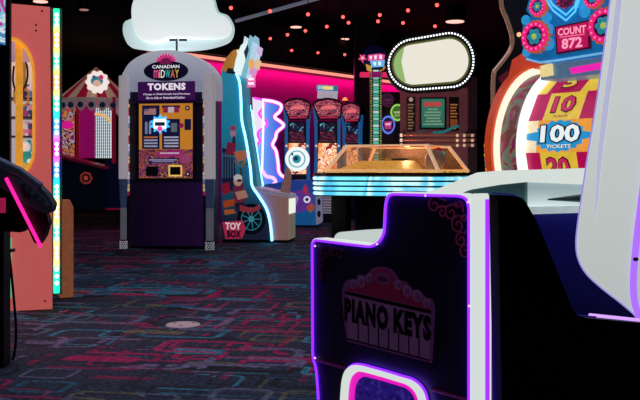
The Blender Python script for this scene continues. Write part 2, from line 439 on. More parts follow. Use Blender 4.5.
lp = [t.p3(14, 66, .13), t.p3(13, 80, .13), t.p3(16, 91, .13), t.p3(22, 91, .13), t.p3(27, 80, .13), t.p3(27, 66, .13), t.p3(22, 58, .13)]
MB().tube(cr(lp, 5), .006, BLACK).build('claw_cable', t.e)
MB().prism(t.P([(8, 38), (30, 47), (33, 62), (10, 62)], .11), .10, .12, M('#a79ab8', .4, e=.5)).build('top_dome', t.e)
for px, py in ((42, 11), (36, 25), (36, 30.5), (45, 301)): x, z = t.p(px, py, -.001); MB().prism(circ(x, z, .006, n=12), -.004, 0, BLACK).build('screw', t.e)
# coloured light strip
seq = [(10, 30, '#13d27a'), (30, 51, '#ff8a3c'), (51, 72, '#10c878'), (72, 93, '#ff7a3a'), (93, 115, '#18d486'), (115, 139, '#2a7cff'), (139, 159, '#ff1a98'),
       (159, 181, '#1e6cff'), (181, 202, '#14d08a'), (202, 222, '#ff8a40'), (222, 243, '#16d28a'), (243, 262, '#ff8a48'), (262, 290, '#16d28c')]
LY = .05
def ramp_light(stops, z0, z1, e):
    m = bpy.data.materials.new('colour_chase'); m.use_nodes = True; nt = m.node_tree; N = nt.nodes; L = nt.links
    b = N['Principled BSDF']; tc = N.new('ShaderNodeTexCoord'); sx = N.new('ShaderNodeSeparateXYZ'); L.new(tc.outputs['Object'], sx.inputs[0])
    mr = N.new('ShaderNodeMapRange'); mr.inputs['From Min'].default_value = z0; mr.inputs['From Max'].default_value = z1; L.new(sx.outputs['Z'], mr.inputs['Value'])
    r = N.new('ShaderNodeValToRGB'); el = r.color_ramp.elements
    while len(el) < len(stops): el.new(.5)
    for i, (p, c) in enumerate(stops): el[i].position = p; el[i].color = lin(c)+[1]
    L.new(mr.outputs[0], r.inputs[0]); L.new(r.outputs[0], b.inputs['Emission Color']); b.inputs['Emission Strength'].default_value = e
    b.inputs['Base Color'].default_value = (.05, .05, .05, 1); return m
za, zb_ = t.p(56.5, 293, LY)[1], t.p(56.5, 9, LY)[1]
stops = []
for i, (a, b, c) in enumerate(seq[::-1]):
    stops += [((293-(a+.74*(b-a)))/284, c), ((293-(a+.26*(b-a)))/284, c)]
x5 = t.p(56.5, 100, LY)[0]
MB().box(x5-.034, x5+.034, LY+.022, LY+.03, za-.01, zb_+.01, M('#4a4e58', .5)).build('strip_backing', t.e)
tb = MB().tube([(x5, LY, za), (x5, LY, zb_)], .0175, ramp_light(stops, za, zb_, 2.9), n=12).build('light_tube', t.e, smooth=True)
for a, b, c in seq:
    for k in range(3):
        f = .26+.24*k; z = t.p(56.5, a+(b-a)*f, LY)[1]
        MB().ball((x5, LY-.013, z), .0115, E('#f4fff6', 2.6), (1, .6, 1.5), 8).build('light_dot', tb)
t2p = [t.p(9, 238, -.03), t.p(9, 298, -.03)]
MB().tube([(t2p[0][0], -.03, t2p[0][1]), (t2p[1][0], -.03, t2p[1][1])], .016, E('#7fd8a8', .55)).build('led_reflection', t.e)  # glowing tube imitates a green LED reflection on the coral panel
sb = t.P([(60, 207), (63, 200), (70, 200), (73.5, 207), (73.5, 297), (60, 298)], .42)
MB().prism(sb, .42, .56, M('#c0704a', .5, e=.28)).build('side_box', t.e)
CLAW = t
# plush toys in the claw machine
def toy(px, py, y, cols, label, s=.85):
    q = CLAW.p3(px, py, y); c, n = math.cos(CLAW.a), math.sin(CLAW.a)
    w = Vector((CLAW.O.x+c*q[0]-n*q[1], CLAW.O.y+n*q[0]+c*q[1], q[2]))
    o = T('plush_toy', label, 'toy', 0, 0, 19.6, 'prizes in the claw machine', O=w)
    m0, m1 = M(cols[0], .8, e=.5), M(cols[1], .8, e=.5)
    MB().ball((0, 0, .028*s), .03*s, m0, (1, .9, 1)).build('body', o.e)
    MB().ball((0, -.006, .07*s), .024*s, m1).build('head', o.e)
    for k in (-1, 1):
        MB().ball((k*.017*s, 0, .092*s), .010*s, m0, n=8).build('ear', o.e)
        MB().ball((k*.02*s, -.022*s, .008*s), .012*s, m1, (1, 1.2, .9), 8).build('foot', o.e)
toy(24, 98, .31, ('#3a3d58', '#d05a7a'), 'dark blue plush with pink head, left on top shelf')
toy(31, 98, .33, ('#5a78c0', '#e0d8e8'), 'blue plush with white head, right on top shelf')
toy(24, 117, .31, ('#b04a78', '#5a6a98'), 'rose plush with blue head, left on middle shelf')
toy(31, 117, .33, ('#484a78', '#e69ab0'), 'violet plush with pink head, right on middle shelf')
toy(24, 136, .31, ('#e38aa8', '#f0e0e0'), 'pink plush with white head, left on lowest shelf')
toy(31, 136, .33, ('#c8607a', '#4a4a70'), 'red plush with dark head, right on lowest shelf')
toy(25, 163, .18, ('#2f9a98', '#e8ecec'), 'teal plush with white head on the yellow prize bed', 1.4)
toy(31, 163, .27, ('#e8e4e0', '#60a0b0'), 'white plush with grey blue head on the yellow prize bed', 1.3)

# ================================================================== near left dark shooter cabinet with gun
t = T('shooter_cabinet', 'black arcade cabinet cut by the left frame edge with bright screen', 'arcade cabinet', -14, 3.9, 0)
MB().prism(t.rect(-70, -30, 9.5, 185), 0, .03, M('#0a0e1e', .4)).build('screen_bezel', t.e, bev=.004)
MB().prism(t.rect(-64, -22, 5, 45, -.004), -.006, -.001, blot(['#d23aa0', '#7fd0e8', '#eef4f8', '#4a9ac8', '#20306a'], 9, .75)).build('screen', t.e)
def wedge(pxr, y0, y1, py0, py1):      # body whose far side narrows
    a = t.rect(-70, py0, pxr, py1, y0); xb = t.p(pxr-2, 0, y1)[0]; A = [(x, y0, max(.012, z)) for x, z in a]
    B = [(min(x, xb), y1, z) for x, y, z in A]; return MB().loft(A, B, BLACK)
wedge(5, -.06, .30, 187, 440).build('lower_body', t.e)
wedge(9, .032, .30, -30, 184).build('upper_body', t.e)
MB().prism(t.rect(5, 249, 13, 252, -.03), -.05, .0, M('#22222c', .4)).build('cable_clip', t.e)
MB().tube(cr([t.p3(9, 251, -.03), t.p3(13, 290, -.03), t.p3(16, 330, -.03), t.p3(14, 355, -.03), t.p3(9, 362, -.03), t.p3(2, 350, -.03)], 6), .006, BLACK).build('cable', t.e)
g = T('mounted_gun', 'black mock machine gun with glowing magenta strip on the left cabinet', 'toy gun', 8, 3.70, 0, z=.5)
GUN = M('#23232e', .45, .3)
MB().prism(rnd(g.P([(-18, 150), (2, 160), (14, 167), (33, 180), (46, 193), (53, 204), (51, 212), (45, 214), (30, 207), (14, 196), (-18, 178)]), .012), 0, .07, M('#2c2f40', .5, e=.10)).build('receiver', g.e, bev=.006)  # faint emission lightens receiver and barrel in place of a spot light
MB().tube([g.p3(-10, 158, .0), g.p3(20, 172, .0), g.p3(40, 187, .0)], .020, M('#3c4154', .4, .3, e=.10), n=12).build('barrel', g.e, smooth=True)
MB().prism(rnd(g.P([(14, 196), (45, 213), (48, 222), (44, 236), (38, 245), (33, 243), (24, 222)]), .01), .01, .06, M('#0c0c12', .5)).build('magazine', g.e, bev=.004)
for px, py in ((24, 186), (30, 190), (37, 196), (43, 201)): x, z = g.p(px, py, -.004); MB().prism(circ(x, z, .012, n=10), -.012, .002, STEEL).build('bolt', g.e)
for pp, cc in (([(0, 159.5), (14, 166.5), (33, 179.5), (33, 181), (14, 168.5), (0, 161.5)], '#5a6478'), ([(14, 176), (30, 185), (44, 196), (50, 205), (46, 206), (40, 200), (26, 190), (14, 181)], '#3a3f52')): MB().prism(g.P(pp, -.003), -.012, .001, M(cc, .35, .3, e=.12)).build('edge_highlight', g.e)  # paler strips paint highlights along the gun's edges
mb = MB(); mb.prism(rnd(g.P([(20, 183), (29, 188), (31, 199), (24, 197)]), .006), -.01, .002, M('#5a3a44', .4, .3)); mb.build('ejection_port', g.e)
MB().prism(rnd(g.P([(-16, 178), (14, 196), (26, 224), (22, 233), (8, 232), (-16, 232)]), .02), .02, .06, BLACK).build('stock', g.e)
MB().prism(g.rect(-16, 198, 4, 213), .012, .022, M('#d82a6a', .5, e=.35)).build('stock_decal', g.e)
MB().tube([g.p3(6, 178, -.015), g.p3(41, 247, -.015)], .0075, E('#ff1e8e', 1.7)).build('glow_strip', g.e)
MB().box(g.p(-10, 0)[0], g.p(2, 0)[0], .02, .1, g.p(0, 232, .02)[1]-.5+.0-.1, g.p(0, 232, .02)[1], BLACK).build('mount', g.e)
# local z of the gun starts at its own base
for c in g.e.children: c.location.z = 0

# ================================================================== striped tent game
t = T('carnival_booth', 'red striped tent booth with round white sign behind the claw machine', 'carnival booth', 88, 19., 0)
RED = M('#a8163a', .6, e=.28); CREAM = M('#c9a08a', .6, e=.28)
R_, cxl = .86, t.p(86, 0)[0]; zb, zp = t.p(0, 97)[1], t.p(0, 62)[1]
mb = MB(); n = 24; ap = mb.v((cxl, .86, zp)); ring = [mb.v((cxl+R_*math.cos(2*PI*i/n), .86+R_*math.sin(2*PI*i/n), zb)) for i in range(n)]
for i in range(n): mb.f([ring[i], ring[(i+1) % n], ap], RED if i % 2 else CREAM)
mb.f(ring[::-1], RED); mb.build('canopy', t.e)
mb = MB()
for i in range(n):
    a = 2*PI*(i+.5)/n; c = (cxl+R_*.98*math.cos(a), .86+R_*.98*math.sin(a))
    u = Vector((-math.sin(a), math.cos(a), 0))*.105
    pts = [(-1, 0), (1, 0), (1, -.16), (.5, -.26), (0, -.3), (-.5, -.26), (-1, -.16)]
    mb.loft([(c[0]+u.x*k, c[1]+u.y*k, zb+z) for k, z in pts], [(c[0]*1.0+u.x*k+.015*math.cos(a), c[1]+u.y*k+.015*math.sin(a), zb+z) for k, z in pts], M('#b89a9c', .7, e=.22))
mb.build('valance', t.e)
for i in range(n):
    a = 2*PI*(i+.5)/n
    if math.sin(a) < .3: MB().ball((cxl+R_*1.03*math.cos(a), .86+R_*1.03*math.sin(a), zb-.16), .065, M('#22305c', .6, e=.2), (1, 1, 1), 8).build('valance_dot', t.e)
for px in (75, 111.5):
    x = t.p(px, 0)[0]; MB().box(x-.035, x+.035, .18, .25, t.p(0, 163)[1], zb+.02, RED).build('post', t.e)
MB().prism(t.rect(76.5, 101, 110, 105, .2), .19, .24, M('#d03048', .5, e=.5)).build('lintel', t.e)
MB().prism(t.rect(77, 106, 95, 158, .8), .8, .85, M('#b0127a', .6, e=.35)).build('magenta_panel', t.e)
MB().prism(t.rect(95, 108, 111, 158, .8), .8, .85, E('#d8e4ea', .9)).build('bright_panel', t.e)
mb = MB()
for k in range(8): x = t.p(95.5+2*k, 0, .78)[0]; mb.box(x-.006, x+.006, .77, .785, t.p(0, 158, .78)[1], t.p(0, 108, .78)[1], M('#8a98a8'))
for k in range(16): z = t.p(0, 110+3*k, .78)[1]; mb.box(t.p(95, 0, .78)[0], t.p(111, 0, .78)[0], .77, .785, z-.005, z+.005, M('#8a98a8'))
mb.build('grid', t.e)
MB().tube(cr([t.p3(95, 114, .74), t.p3(100, 114.5, .74), t.p3(106, 117, .74), t.p3(110.5, 122, .74)], 5), .03, M('#f0c070', .5, e=.8)).build('arch_trim', t.e)
MB().prism(t.rect(60, 106, 74, 160, .7), .7, .75, blot(['#c83a5a', '#e8a04a', '#7a1a4a', '#d8d0d0', '#a01a70'], 5, .45)).build('game_board', t.e)
MB().prism(circ(*t.p(67, 125, .68), .14, .09), .67, .7, E('#e01a90', .8)).build('pink_lamp', t.e)
MB().prism([(a, max(.02, b)) for a, b in t.P([(56, 155), (76, 161), (104, 168), (104, 214), (56, 214)])], -.1, .95, M('#0c1228', .5, e=.15)).build('counter', t.e)
MB().prism(t.P([(56, 153.5), (76, 159.5), (104.5, 166.5), (104.5, 169), (76, 162), (56, 156)], -.12), -.12, .96, M('#7a1430', .4, e=.25)).build('counter_edge', t.e)
mb = MB(); x, z = t.p(86, 178, -.11); mb.prism(circ(x, z, .14, n=7), -.112, -.1, M('#a83a28', e=.4)); mb.prism(circ(x, z, .09, n=14), -.116, -.1, M('#1a1a3a', e=.2)); mb.prism(circ(x, z, .05, n=7), -.12, -.1, M('#c04a3a', e=.5)); mb.build('emblem', t.e)
MB().prism([(a, max(.02, b)) for a, b in t.rect(105, 160, 125, 214, .3)], .3, .95, M('#0e1638', .5, e=.2)).build('side_counter', t.e)
mb = MB(); mb.tube([t.p3(105, 170, .28), t.p3(105, 209, .28)], .02, RED); mb.tube([t.p3(105, 209, .28), t.p3(122, 209, .28)], .02, RED); mb.build('red_trim', t.e)
mb = MB(); x, z = t.p(97, 82, -.1)
mb.prism([(x+(.235+.018*math.cos(10*a))*math.cos(a), z+(.235+.018*math.cos(10*a))*math.sin(a)) for a in [2*PI*i/60 for i in range(60)]], -.1, -.04, E('#f2e2dc', 1.0))
sg = mb.build('round_sign', t.e)
mb = MB()
mb.prism(circ(x, z+.02, .13, .10), -.112, -.1, M('#4a9aa8', e=.6)); mb.prism(circ(x, z-.03, .08, .07), -.118, -.1, M('#e8b8a0', e=.8)); mb.prism(circ(x+.09, z+.10, .05), -.12, -.1, M('#e0407a', e=.7)); mb.prism(circ(x-.06, z+.1, .04), -.12, -.1, M('#3a7aa0', e=.6))
mb.build('sign_picture', sg)
MB().tube([(x, -.05, z-.2), (x, .3, z-.35)], .03, RED).build('sign_bracket', t.e)

# ================================================================== token kiosk
t = T('token_kiosk', 'grey arched token vending kiosk with dark purple doors and orange screen', 'kiosk', 167, 9.45, -9)
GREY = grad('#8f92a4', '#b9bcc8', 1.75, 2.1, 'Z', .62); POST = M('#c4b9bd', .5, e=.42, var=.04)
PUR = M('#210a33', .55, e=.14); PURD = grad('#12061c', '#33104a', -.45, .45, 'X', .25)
arch = [(121, 99), (121, 83)] + cr([(122, 74), (130, 62), (146, 53), (167, 50), (187, 53), (204, 62), (214, 74)], 4) + [(215, 83), (215, 99)]
arch = t.P(arch + [(202, 99), (202, 92), (130, 92), (130, 99)], -.03)
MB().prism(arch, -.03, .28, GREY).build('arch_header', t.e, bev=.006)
MB().prism(t.P([(123, 92), (207, 92), (207, 247), (123, 247)]), .02, .45, M('#160a24', .6)).build('cabinet', t.e)
MB().prism(t.rect(138, 82, 195, 100, -.04), -.048, -.031, M('#4a1560', .5, e=.35)).build('token_board', t.e)
MB().prism(t.rect(129, 92, 203, 103, -.012), -.026, .018, PUR).build('purple_fascia', t.e)
mb = MB(); wt = E('#f2e8f6', .85); c = t.p(166.5, 86.6, -.05)
w = t.p(186, 0, -.05)[0]-t.p(148, 0, -.05)[0]
mb.text('TOKENS', c[0], c[1], -.0492, w, t.p(0, 83, -.05)[1]-t.p(0, 90, -.05)[1], wt, .055, gap=1.12)
for s_, yy, x0, x1 in (('Change or Debit/Credit Card Purchase', 94.2, 143, 190), ('Go to side or Attendant/Cashier', 97.6, 146, 185)):
    c = t.p((x0+x1)/2, yy, -.05); mb.text(s_, c[0], c[1], -.0492, t.p(x1, 0, -.05)[0]-t.p(x0, 0, -.05)[0], .024, wt, .012)
mb.build('lettering', t.e)
# oval emblem
c = t.p(166, 71, -.035); k = .01063
mb = MB(); mb.prism(circ(c[0], c[1], 23*k, 10*k, 40), -.042, -.031, M('#120a30', .4, e=.3)); em = mb.build('oval_emblem', t.e)
mb = MB(); pk = M('#d0307a', e=.8)
mb.prism([(c[0]+(12.5 if i % 2 else 9.3)*k*math.cos(PI*i/22), c[1]+7*k+(11.5 if i % 2 else 8.3)*k*math.sin(PI*i/22)) for i in range(23)], -.040, -.031, pk)
mb.prism(circ(c[0], c[1]+7*k, 6.5*k, 6*k, 14, 0, PI), -.0425, -.031, M('#8a1a5a', e=.5)); mb.build('sunburst', em)
mb = MB(); mb.text('CANADIAN', c[0], c[1]+4.3*k, -.0432, 28*k, 3.4*k, E('#f2f0f6', .9), .02)
x = c[0]-13*k
for ch, col, wd_ in zip('miDWAY', ('#e8509a', '#f0a040', '#f4f0f4', '#40b8c0', '#f07830', '#e0c040'), (6, 2.2, 5, 6, 5, 4.6)):
    mb.text(ch, x+wd_*k/2, c[1]-2.8*k, -.0432, wd_*k*.84, 8*k, E(col, .8), .012); x += wd_*k*.92
mb.build('emblem_lettering', em)
# screen
MB().prism(t.rect(136, 101, 195.5, 180.5, .01), .002, .02, M('#0c0718', .4)).build('screen_bezel', t.e)
mb = MB(); y = -.002; OR = M('#d98a2c', .4, e=.62, var=.03); NV = M('#1a1c4a', .4, e=.35)
def dec(x0, y0, x1, y1, m, lvl=1): mb.prism(t.rect(x0, y0, x1, y1, y-.001*lvl), y-.001*lvl, .002, m)
dec(139, 103.5, 192.5, 178, OR); scr = mb.build('touch_screen', t.e); mb = MB()
dec(142, 105.5, 159.5, 149, NV, 2); dec(162, 105.5, 180, 108, NV, 2); dec(162, 119, 180, 149, NV, 2); dec(163, 107, 179, 112.5, M('#a02858', e=.5), 3); dec(168, 107, 174, 112.5, M('#e8d0d8', e=.5), 4); dec(184.5, 119, 191, 130, NV, 2)
dec(144, 108, 156, 114, M('#b04a48', e=.5), 3); dec(144, 108, 149, 111, M('#38407a', e=.4), 4)
for k_ in range(3): dec(144, 109+2*k_+.7, 156, 109.6+2*k_+.7, M('#d8c0c0', e=.5), 4)
for k_ in range(4):
    dec(144, 136.5+3*k_, 157.5, 138+3*k_, M('#b7b4d0' if k_ else '#d88040', e=.5), 3); dec(164, 136.5+3*k_, 178.5, 138+3*k_, M('#c8c4dc', e=.5), 3)
dec(145, 122, 147.5, 134, M('#8a90b8', e=.5), 3); dec(149, 122, 151, 134, M('#a0a8c8', e=.5), 3); dec(171, 123, 177, 132, M('#6a7a80', e=.5), 3)
x_, z_ = t.p(181.5, 125.5, y); mb.prism(circ(x_, z_, .028, n=8), y-.004, .002, M('#a01850', e=.6))
dec(139, 149.5, 192.5, 177.8, blot(['#5a2050', '#c0603a', '#8a3a6a', '#3a1a50', '#d08a4a'], 16, .5), 2)
mb.prism(t.P([(158, 152), (181, 150), (183, 154), (180, 156.5), (158, 157)], y-.003), y-.004, .002, M('#b02a78', e=.55))
mb.prism(t.P([(147, 158.5), (179, 158), (176, 163), (150, 163)], y-.003), y-.004, .002, M('#2a2460', e=.5))
dec(160, 152.5, 179, 153.8, M('#e8d0e0', e=.5), 5); dec(149, 159.5, 177, 160.3, M('#c8c0e0', e=.5), 5); dec(152, 161.2, 174, 161.9, M('#b0a8d0', e=.5), 5)
x_, z_ = t.p(185.5, 158.5, y); mb.prism(circ(x_, z_, .062, .05, 12), y-.004, .002, M('#b04a78', e=.5))
mb.build('screen_graphics', scr)
mb = MB(); dec(146, 166.5, 158, 176, M('#0a0a14'), 5); mb.build('bill_slot', t.e)
mb = MB(); dec(168.5, 165, 182, 176.5, M('#f0c060', e=.8), 5); dec(170, 166.8, 180.5, 174.8, M('#1a1014'), 7); mb.build('card_slot', t.e)
mb = MB()
for px, py in ((187.5, 108), (188, 174)): x_, z_ = t.p(px, py, y); mb.prism(circ(x_, z_, .026), y-.005, .002, M('#0a0a10')); mb.prism(circ(x_, z_, .011), y-.008, .002, M('#e0d0c0', e=.5))
mb.build('locks', t.e)
mb = MB(); c = t.p(160, 124, y-.01); bl = E('#38a8ff', 1.6)
mb.prism([(c[0]+(.118 if i % 2 else .082)*math.cos(2*PI*i/20), c[1]+(.105 if i % 2 else .07)*math.sin(2*PI*i/20)) for i in range(20)], y-.012, y-.006, bl); st = mb.build('star_badge', t.e)
mb = MB(); mb.prism([(c[0]-.07, c[1]-.05), (c[0]+.07, c[1]-.05), (c[0]+.07, c[1]+.055), (c[0]-.07, c[1]+.055)], y-.015, y-.012, E('#eef6ff', 1.3))
mb.prism([(c[0]-.055, c[1]-.02), (c[0]+.055, c[1]-.02), (c[0]+.055, c[1]+.02), (c[0]-.055, c[1]+.02)], y-.017, y-.015, M('#283048', e=.4)); mb.prism(circ(c[0]+.0, c[1]-.05, .028), y-.018, y-.012, E('#ff3a8a', 1.2)); mb.build('badge_face', st)
# doors
for x0, x1, kx, lab in ((130, 165.4, 161.5, 0), (166, 203, 168.8, 1)):
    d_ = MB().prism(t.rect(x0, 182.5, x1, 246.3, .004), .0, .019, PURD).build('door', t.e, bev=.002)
    xx, zz = t.p(kx, 214, -.01); MB().lathe([(.008, -.022), (.012, -.016), (.006, -.008), (.006, .0)], (xx, 0, zz), CHROME, 'y', 12).build('knob', d_)
MB().prism(t.rect(129, 180.6, 204, 182.3, .0), -.004, .02, M('#2a1038', .5)).build('door_rail', t.e)
MB().prism(t.rect(130, 246.6, 204, 248.6, .02), .022, .42, BLACK).build('plinth', t.e)
for x0, x1 in ((127, 129), (203, 205.3)):
    mb = MB(); pal = ['#d8d0e8', '#c03050', '#f0c8a0', '#8090d0', '#e0e8f0', '#a02848', '#e0b890']
    for k_ in range(26):
        mb.prism(t.rect(x0, 92+4*k_, x1, 95.4+4*k_, -.002), -.006, .018, M(pal[(k_*3) % 7], .3, .2, e=.45))
    mb.build('mirror_strip', t.e)
for x0, x1, nx in ((119, 128, -.3), (204.3, 215.3, .3)):
    cx_ = t.p((x0+x1)/2, 0, -.05)[0]; r = (t.p(x1, 0, -.05)[0]-t.p(x0, 0, -.05)[0])/2
    z = lambda v: t.p(167, v, -.05)[1]
    o = MB().lathe([(r, z(179)), (r, z(76)), (r*.9, z(75))], (cx_, -.05, 0), POST, n=20).build('post', t.e, smooth=True)
    MB().lathe([(r*.62, z(208)), (r*.66, z(206)), (r*.93, z(179.4))], (cx_, -.05, 0), M('#5a6a94', .3, .5, e=.12), n=20).build('tapered_sleeve', o, smooth=True)
    MB().lathe([(r*.68, z(240)), (r*.68, z(208.2))], (cx_, -.05, 0), M('#85838f', .5, e=.2), n=20).build('lower_post', o, smooth=True)
    mb = MB(); mb.lathe([(r*.66, .0), (r*.66, z(240.2))], (cx_, -.05, 0), DARK, n=20)
    for iz in range(4):
        for ia in range(10):
            a = 2*PI*(ia+.5*(iz % 2))/10; mb.ball((cx_+r*.68*math.cos(a), -.05+r*.68*math.sin(a), .012+iz*.022), .010, M('#b8b4bc', e=.3), n=6)
    mb.build('studded_foot', o)
KZ = max(p[1] for p in arch)

# ================================================================== cloud sign
t = T('cloud_sign', 'large glowing white cloud shaped sign above the token kiosk', 'sign', 177, 9.62, 0, z=KZ+.006)
lz = lambda pts: [(a, b-t.O.z) for a, b in pts]
def PP(pts, y): return [(a, b-0.) for a, b in t.P(pts, y)]
# local z measured from the thing's base, so shift the traced outline
def CP(pts, y):
    out = []
    for a, b in pts:
        o, d = t.ray(a, b); k_ = (y-o.y)/d.y; q = o+d*k_; out.append((q.x, q.z))
    return out
back = cr([(122, 33), (123, 22), (131, 17), (132, 6), (136, -10), (150, -22), (175, -26), (200, -20), (212, -8), (218, 10), (228, 15), (233.5, 26), (231, 38), (222, 44), (200, 49), (165, 50.5), (140, 48.5), (128, 45)], 5, True)
frnt = cr([(131, 20), (131, 4), (138, -10), (152, -20), (176, -23), (200, -17), (211, -4), (216, 12), (226, 17), (231, 26), (227, 35), (214, 38), (190, 38), (170, 37.5), (161, 41.5), (148, 42), (136, 35)], 5, True)
MB().pillow(CP(back, .06), .06, .18, grad('#c9dcdc', '#a8c4c8', .0, .5, 'Z', .85), .06, 5).build('rear_cloud', t.e, smooth=True)
MB().pillow(CP(frnt, -.04), -.04, .06, grad('#e9efec', '#d8e4e2', .1, .6, 'Z', .9), .06, 5).build('front_cloud', t.e, smooth=True)
b0 = CP([(177, 51)], .03)[0]; b1 = CP([(177, 39)], .03)[0]
mb = MB(); mb.tube([(b0[0], .01, .0), (b0[0], .01, b1[1])], .012, STEEL); mb.build('pole', t.e)
mb = MB()
for a, b in ((169.5, 175.5), (179, 187)):
    p0 = CP([(a, 41)], -.05)[0]; p1 = CP([(b, 39)], -.05)[0]; mb.box(p0[0], p1[0], -.06, -.042, p0[1], p1[1], M('#4a5058', .4))
mb.build('bracket', t.e)

# ================================================================== teal toy cabinet with blue neon
t = T('toy_cabinet', 'teal arcade cabinet with motorcycle artwork and blue neon edge beside the kiosk', 'arcade cabinet', 256, 10.3, -8)
W_ = .5
zf = t.p(255, 242.5)[1]
def flo(poly): return [(a, max(.035, b)) for a, b in poly]
neon = [(236, 73), (239.5, 82), (241, 100), (241.8, 120), (246, 140), (250.5, 169), (252, 185), (258, 195), (266, 208), (270, 222), (272, 241)]
nsm = cr(neon, 4)
body = flo(t.P([(221.5, 71)] + nsm + [(272, 246), (221.5, 246)]))
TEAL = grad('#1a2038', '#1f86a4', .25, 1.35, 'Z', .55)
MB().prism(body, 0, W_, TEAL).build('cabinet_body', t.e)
# artwork
mb = MB(); y = -.004; k = .01158
def blob(px, py, rx, ry, m, l=1, n=16): c = t.p(px, py, y); mb.prism(circ(c[0], c[1], rx*k, ry*k, n), y-.0012*l, 0, m)
def pol(pts, m, l=1): mb.prism(t.P(pts, y), y-.0012*l, 0, m)
C_ = lambda h, e=.4: M(h, .5, e=e)
pol([(222, 148), (234, 150), (236, 182), (240, 190), (222, 192)], C_('#1c2a50', .3))
for i in range(5): pol([(222.5+2.6*i, 152), (223.2+2.6*i, 152), (223.2+2.6*i, 178), (222.5+2.6*i, 178)], C_('#5a7a98'), 2)
pol([(222, 155), (235, 156), (235, 157), (222, 156)], C_('#5a7a98'), 2)
pol([(240, 168), (241.5, 168), (244, 195), (242, 195)], C_('#4a2a28'), 1)
for a in range(7):
    an = math.radians(15+a*27); pol([(241, 167), (241+11*math.cos(an)-1, 166-9*math.sin(an)+2), (241+13*math.cos(an), 164-8*math.sin(an)+4), (241+8*math.cos(an)+1.5, 165-5*math.sin(an)+2.5)], C_('#1f6a58' if a % 2 else '#b0603a', .45), 2)
pol([(233, 152), (246, 150), (247, 158), (238, 162)], C_('#c06a4a', .5), 3)
blob(233, 128, 3, 2.5, C_('#b03a58'), 2); pol([(230, 131), (236, 131), (235, 137), (231, 137)], C_('#c08aa0'), 2); pol([(227, 142), (236, 143), (235, 155), (226, 154)], C_('#8a1f48'), 3); pol([(232, 143), (233, 136), (235, 136), (236, 146)], C_('#2a2a48'), 2)
pol([(222, 184), (229, 182), (231, 192), (223, 195)], C_('#a01f38'), 3); pol([(223, 201), (234, 199), (237, 205), (224, 208)], C_('#c0502a'), 3); pol([(224, 210), (233, 209), (236, 213), (225, 215)], C_('#c86a3a'), 3)
# rider
pol([(233, 186), (242, 184), (247, 196), (243, 203), (235, 202)], C_('#7a2848', .45), 4); pol([(235, 192), (245, 190), (248, 197), (238, 200)], C_('#c88a78', .45), 5)
blob(238, 181, 4.6, 5.2, C_('#c89a88', .5), 6); blob(238, 177.5, 4.4, 3.2, C_('#d8d0d0', .5), 7); blob(239.5, 180.5, 2.5, 1.4, C_('#20304a', .3), 8); pol([(234, 203), (244, 202), (248, 212), (238, 214)], C_('#28203a'), 4)
# motorcycle wheel
blob(251.5, 219, 14.5, 15.5, C_('#0e0e18', .1), 6, 30); blob(251.5, 219, 10.8, 11.6, C_('#2f7f98', .4), 7, 30); blob(251.5, 219, 9.6, 10.4, C_('#12202e', .2), 8, 30); blob(251.5, 219, 3, 3.2, C_('#4aa8b8'), 10)
c = t.p(251.5, 219, y)
for a in range(9):
    an = 2*PI*a/9; dx, dz = math.cos(an)*.115, math.sin(an)*.125; px_, pz_ = -math.sin(an)*.005, math.cos(an)*.005
    mb.prism([(c[0]+px_, c[1]+pz_), (c[0]-px_, c[1]-pz_), (c[0]+dx-px_, c[1]+dz-pz_), (c[0]+dx+px_, c[1]+dz+pz_)], y-.0112, 0, C_('#3a98a8'))
pol([(240, 205), (252, 208), (259, 205), (261, 209), (252, 213), (240, 211)], C_('#a83848', .4), 11)
mb.build('side_artwork', t.e)
mb = MB(); 
pol([(222.5, 222), (243, 220.5), (246, 229), (242, 238.5), (226, 239), (224, 230)], C_('#c03058', .5), 13)
c = t.p(233.5, 226, y); mb.text('TOY', c[0], c[1], y-.017, .19, .085, C_('#f0d8e0', .6), .04); c = t.p(234.5, 234, y); mb.text('BOX', c[0], c[1], y-.017, .17, .085, C_('#1a1430', .2), .05)
mb.build('title_lettering', t.e)
NB = E('#74c8ff', 4.2)
MB().tube([t.p3(a, b, -.012) for a, b in nsm], .014, NB).build('neon_edge', t.e)
MB().tube([t.p3(a, b, W_+.012) for a, b in cr([(245, 78), (246, 96), (252, 112), (255, 138), (258, 160), (263, 186)], 4)], .013, NB).build('far_neon_edge', t.e)
MB().prism(t.P([(236, 74), (246, 78), (246, 96), (251, 112), (254, 138), (258, 160), (262, 186), (252, 187), (250.5, 169), (246, 140), (241.8, 120), (241, 100), (239.5, 82)], .30), .29, .31, M('#5aa0b0', .4, e=.4)).build('inner_screen', t.e)
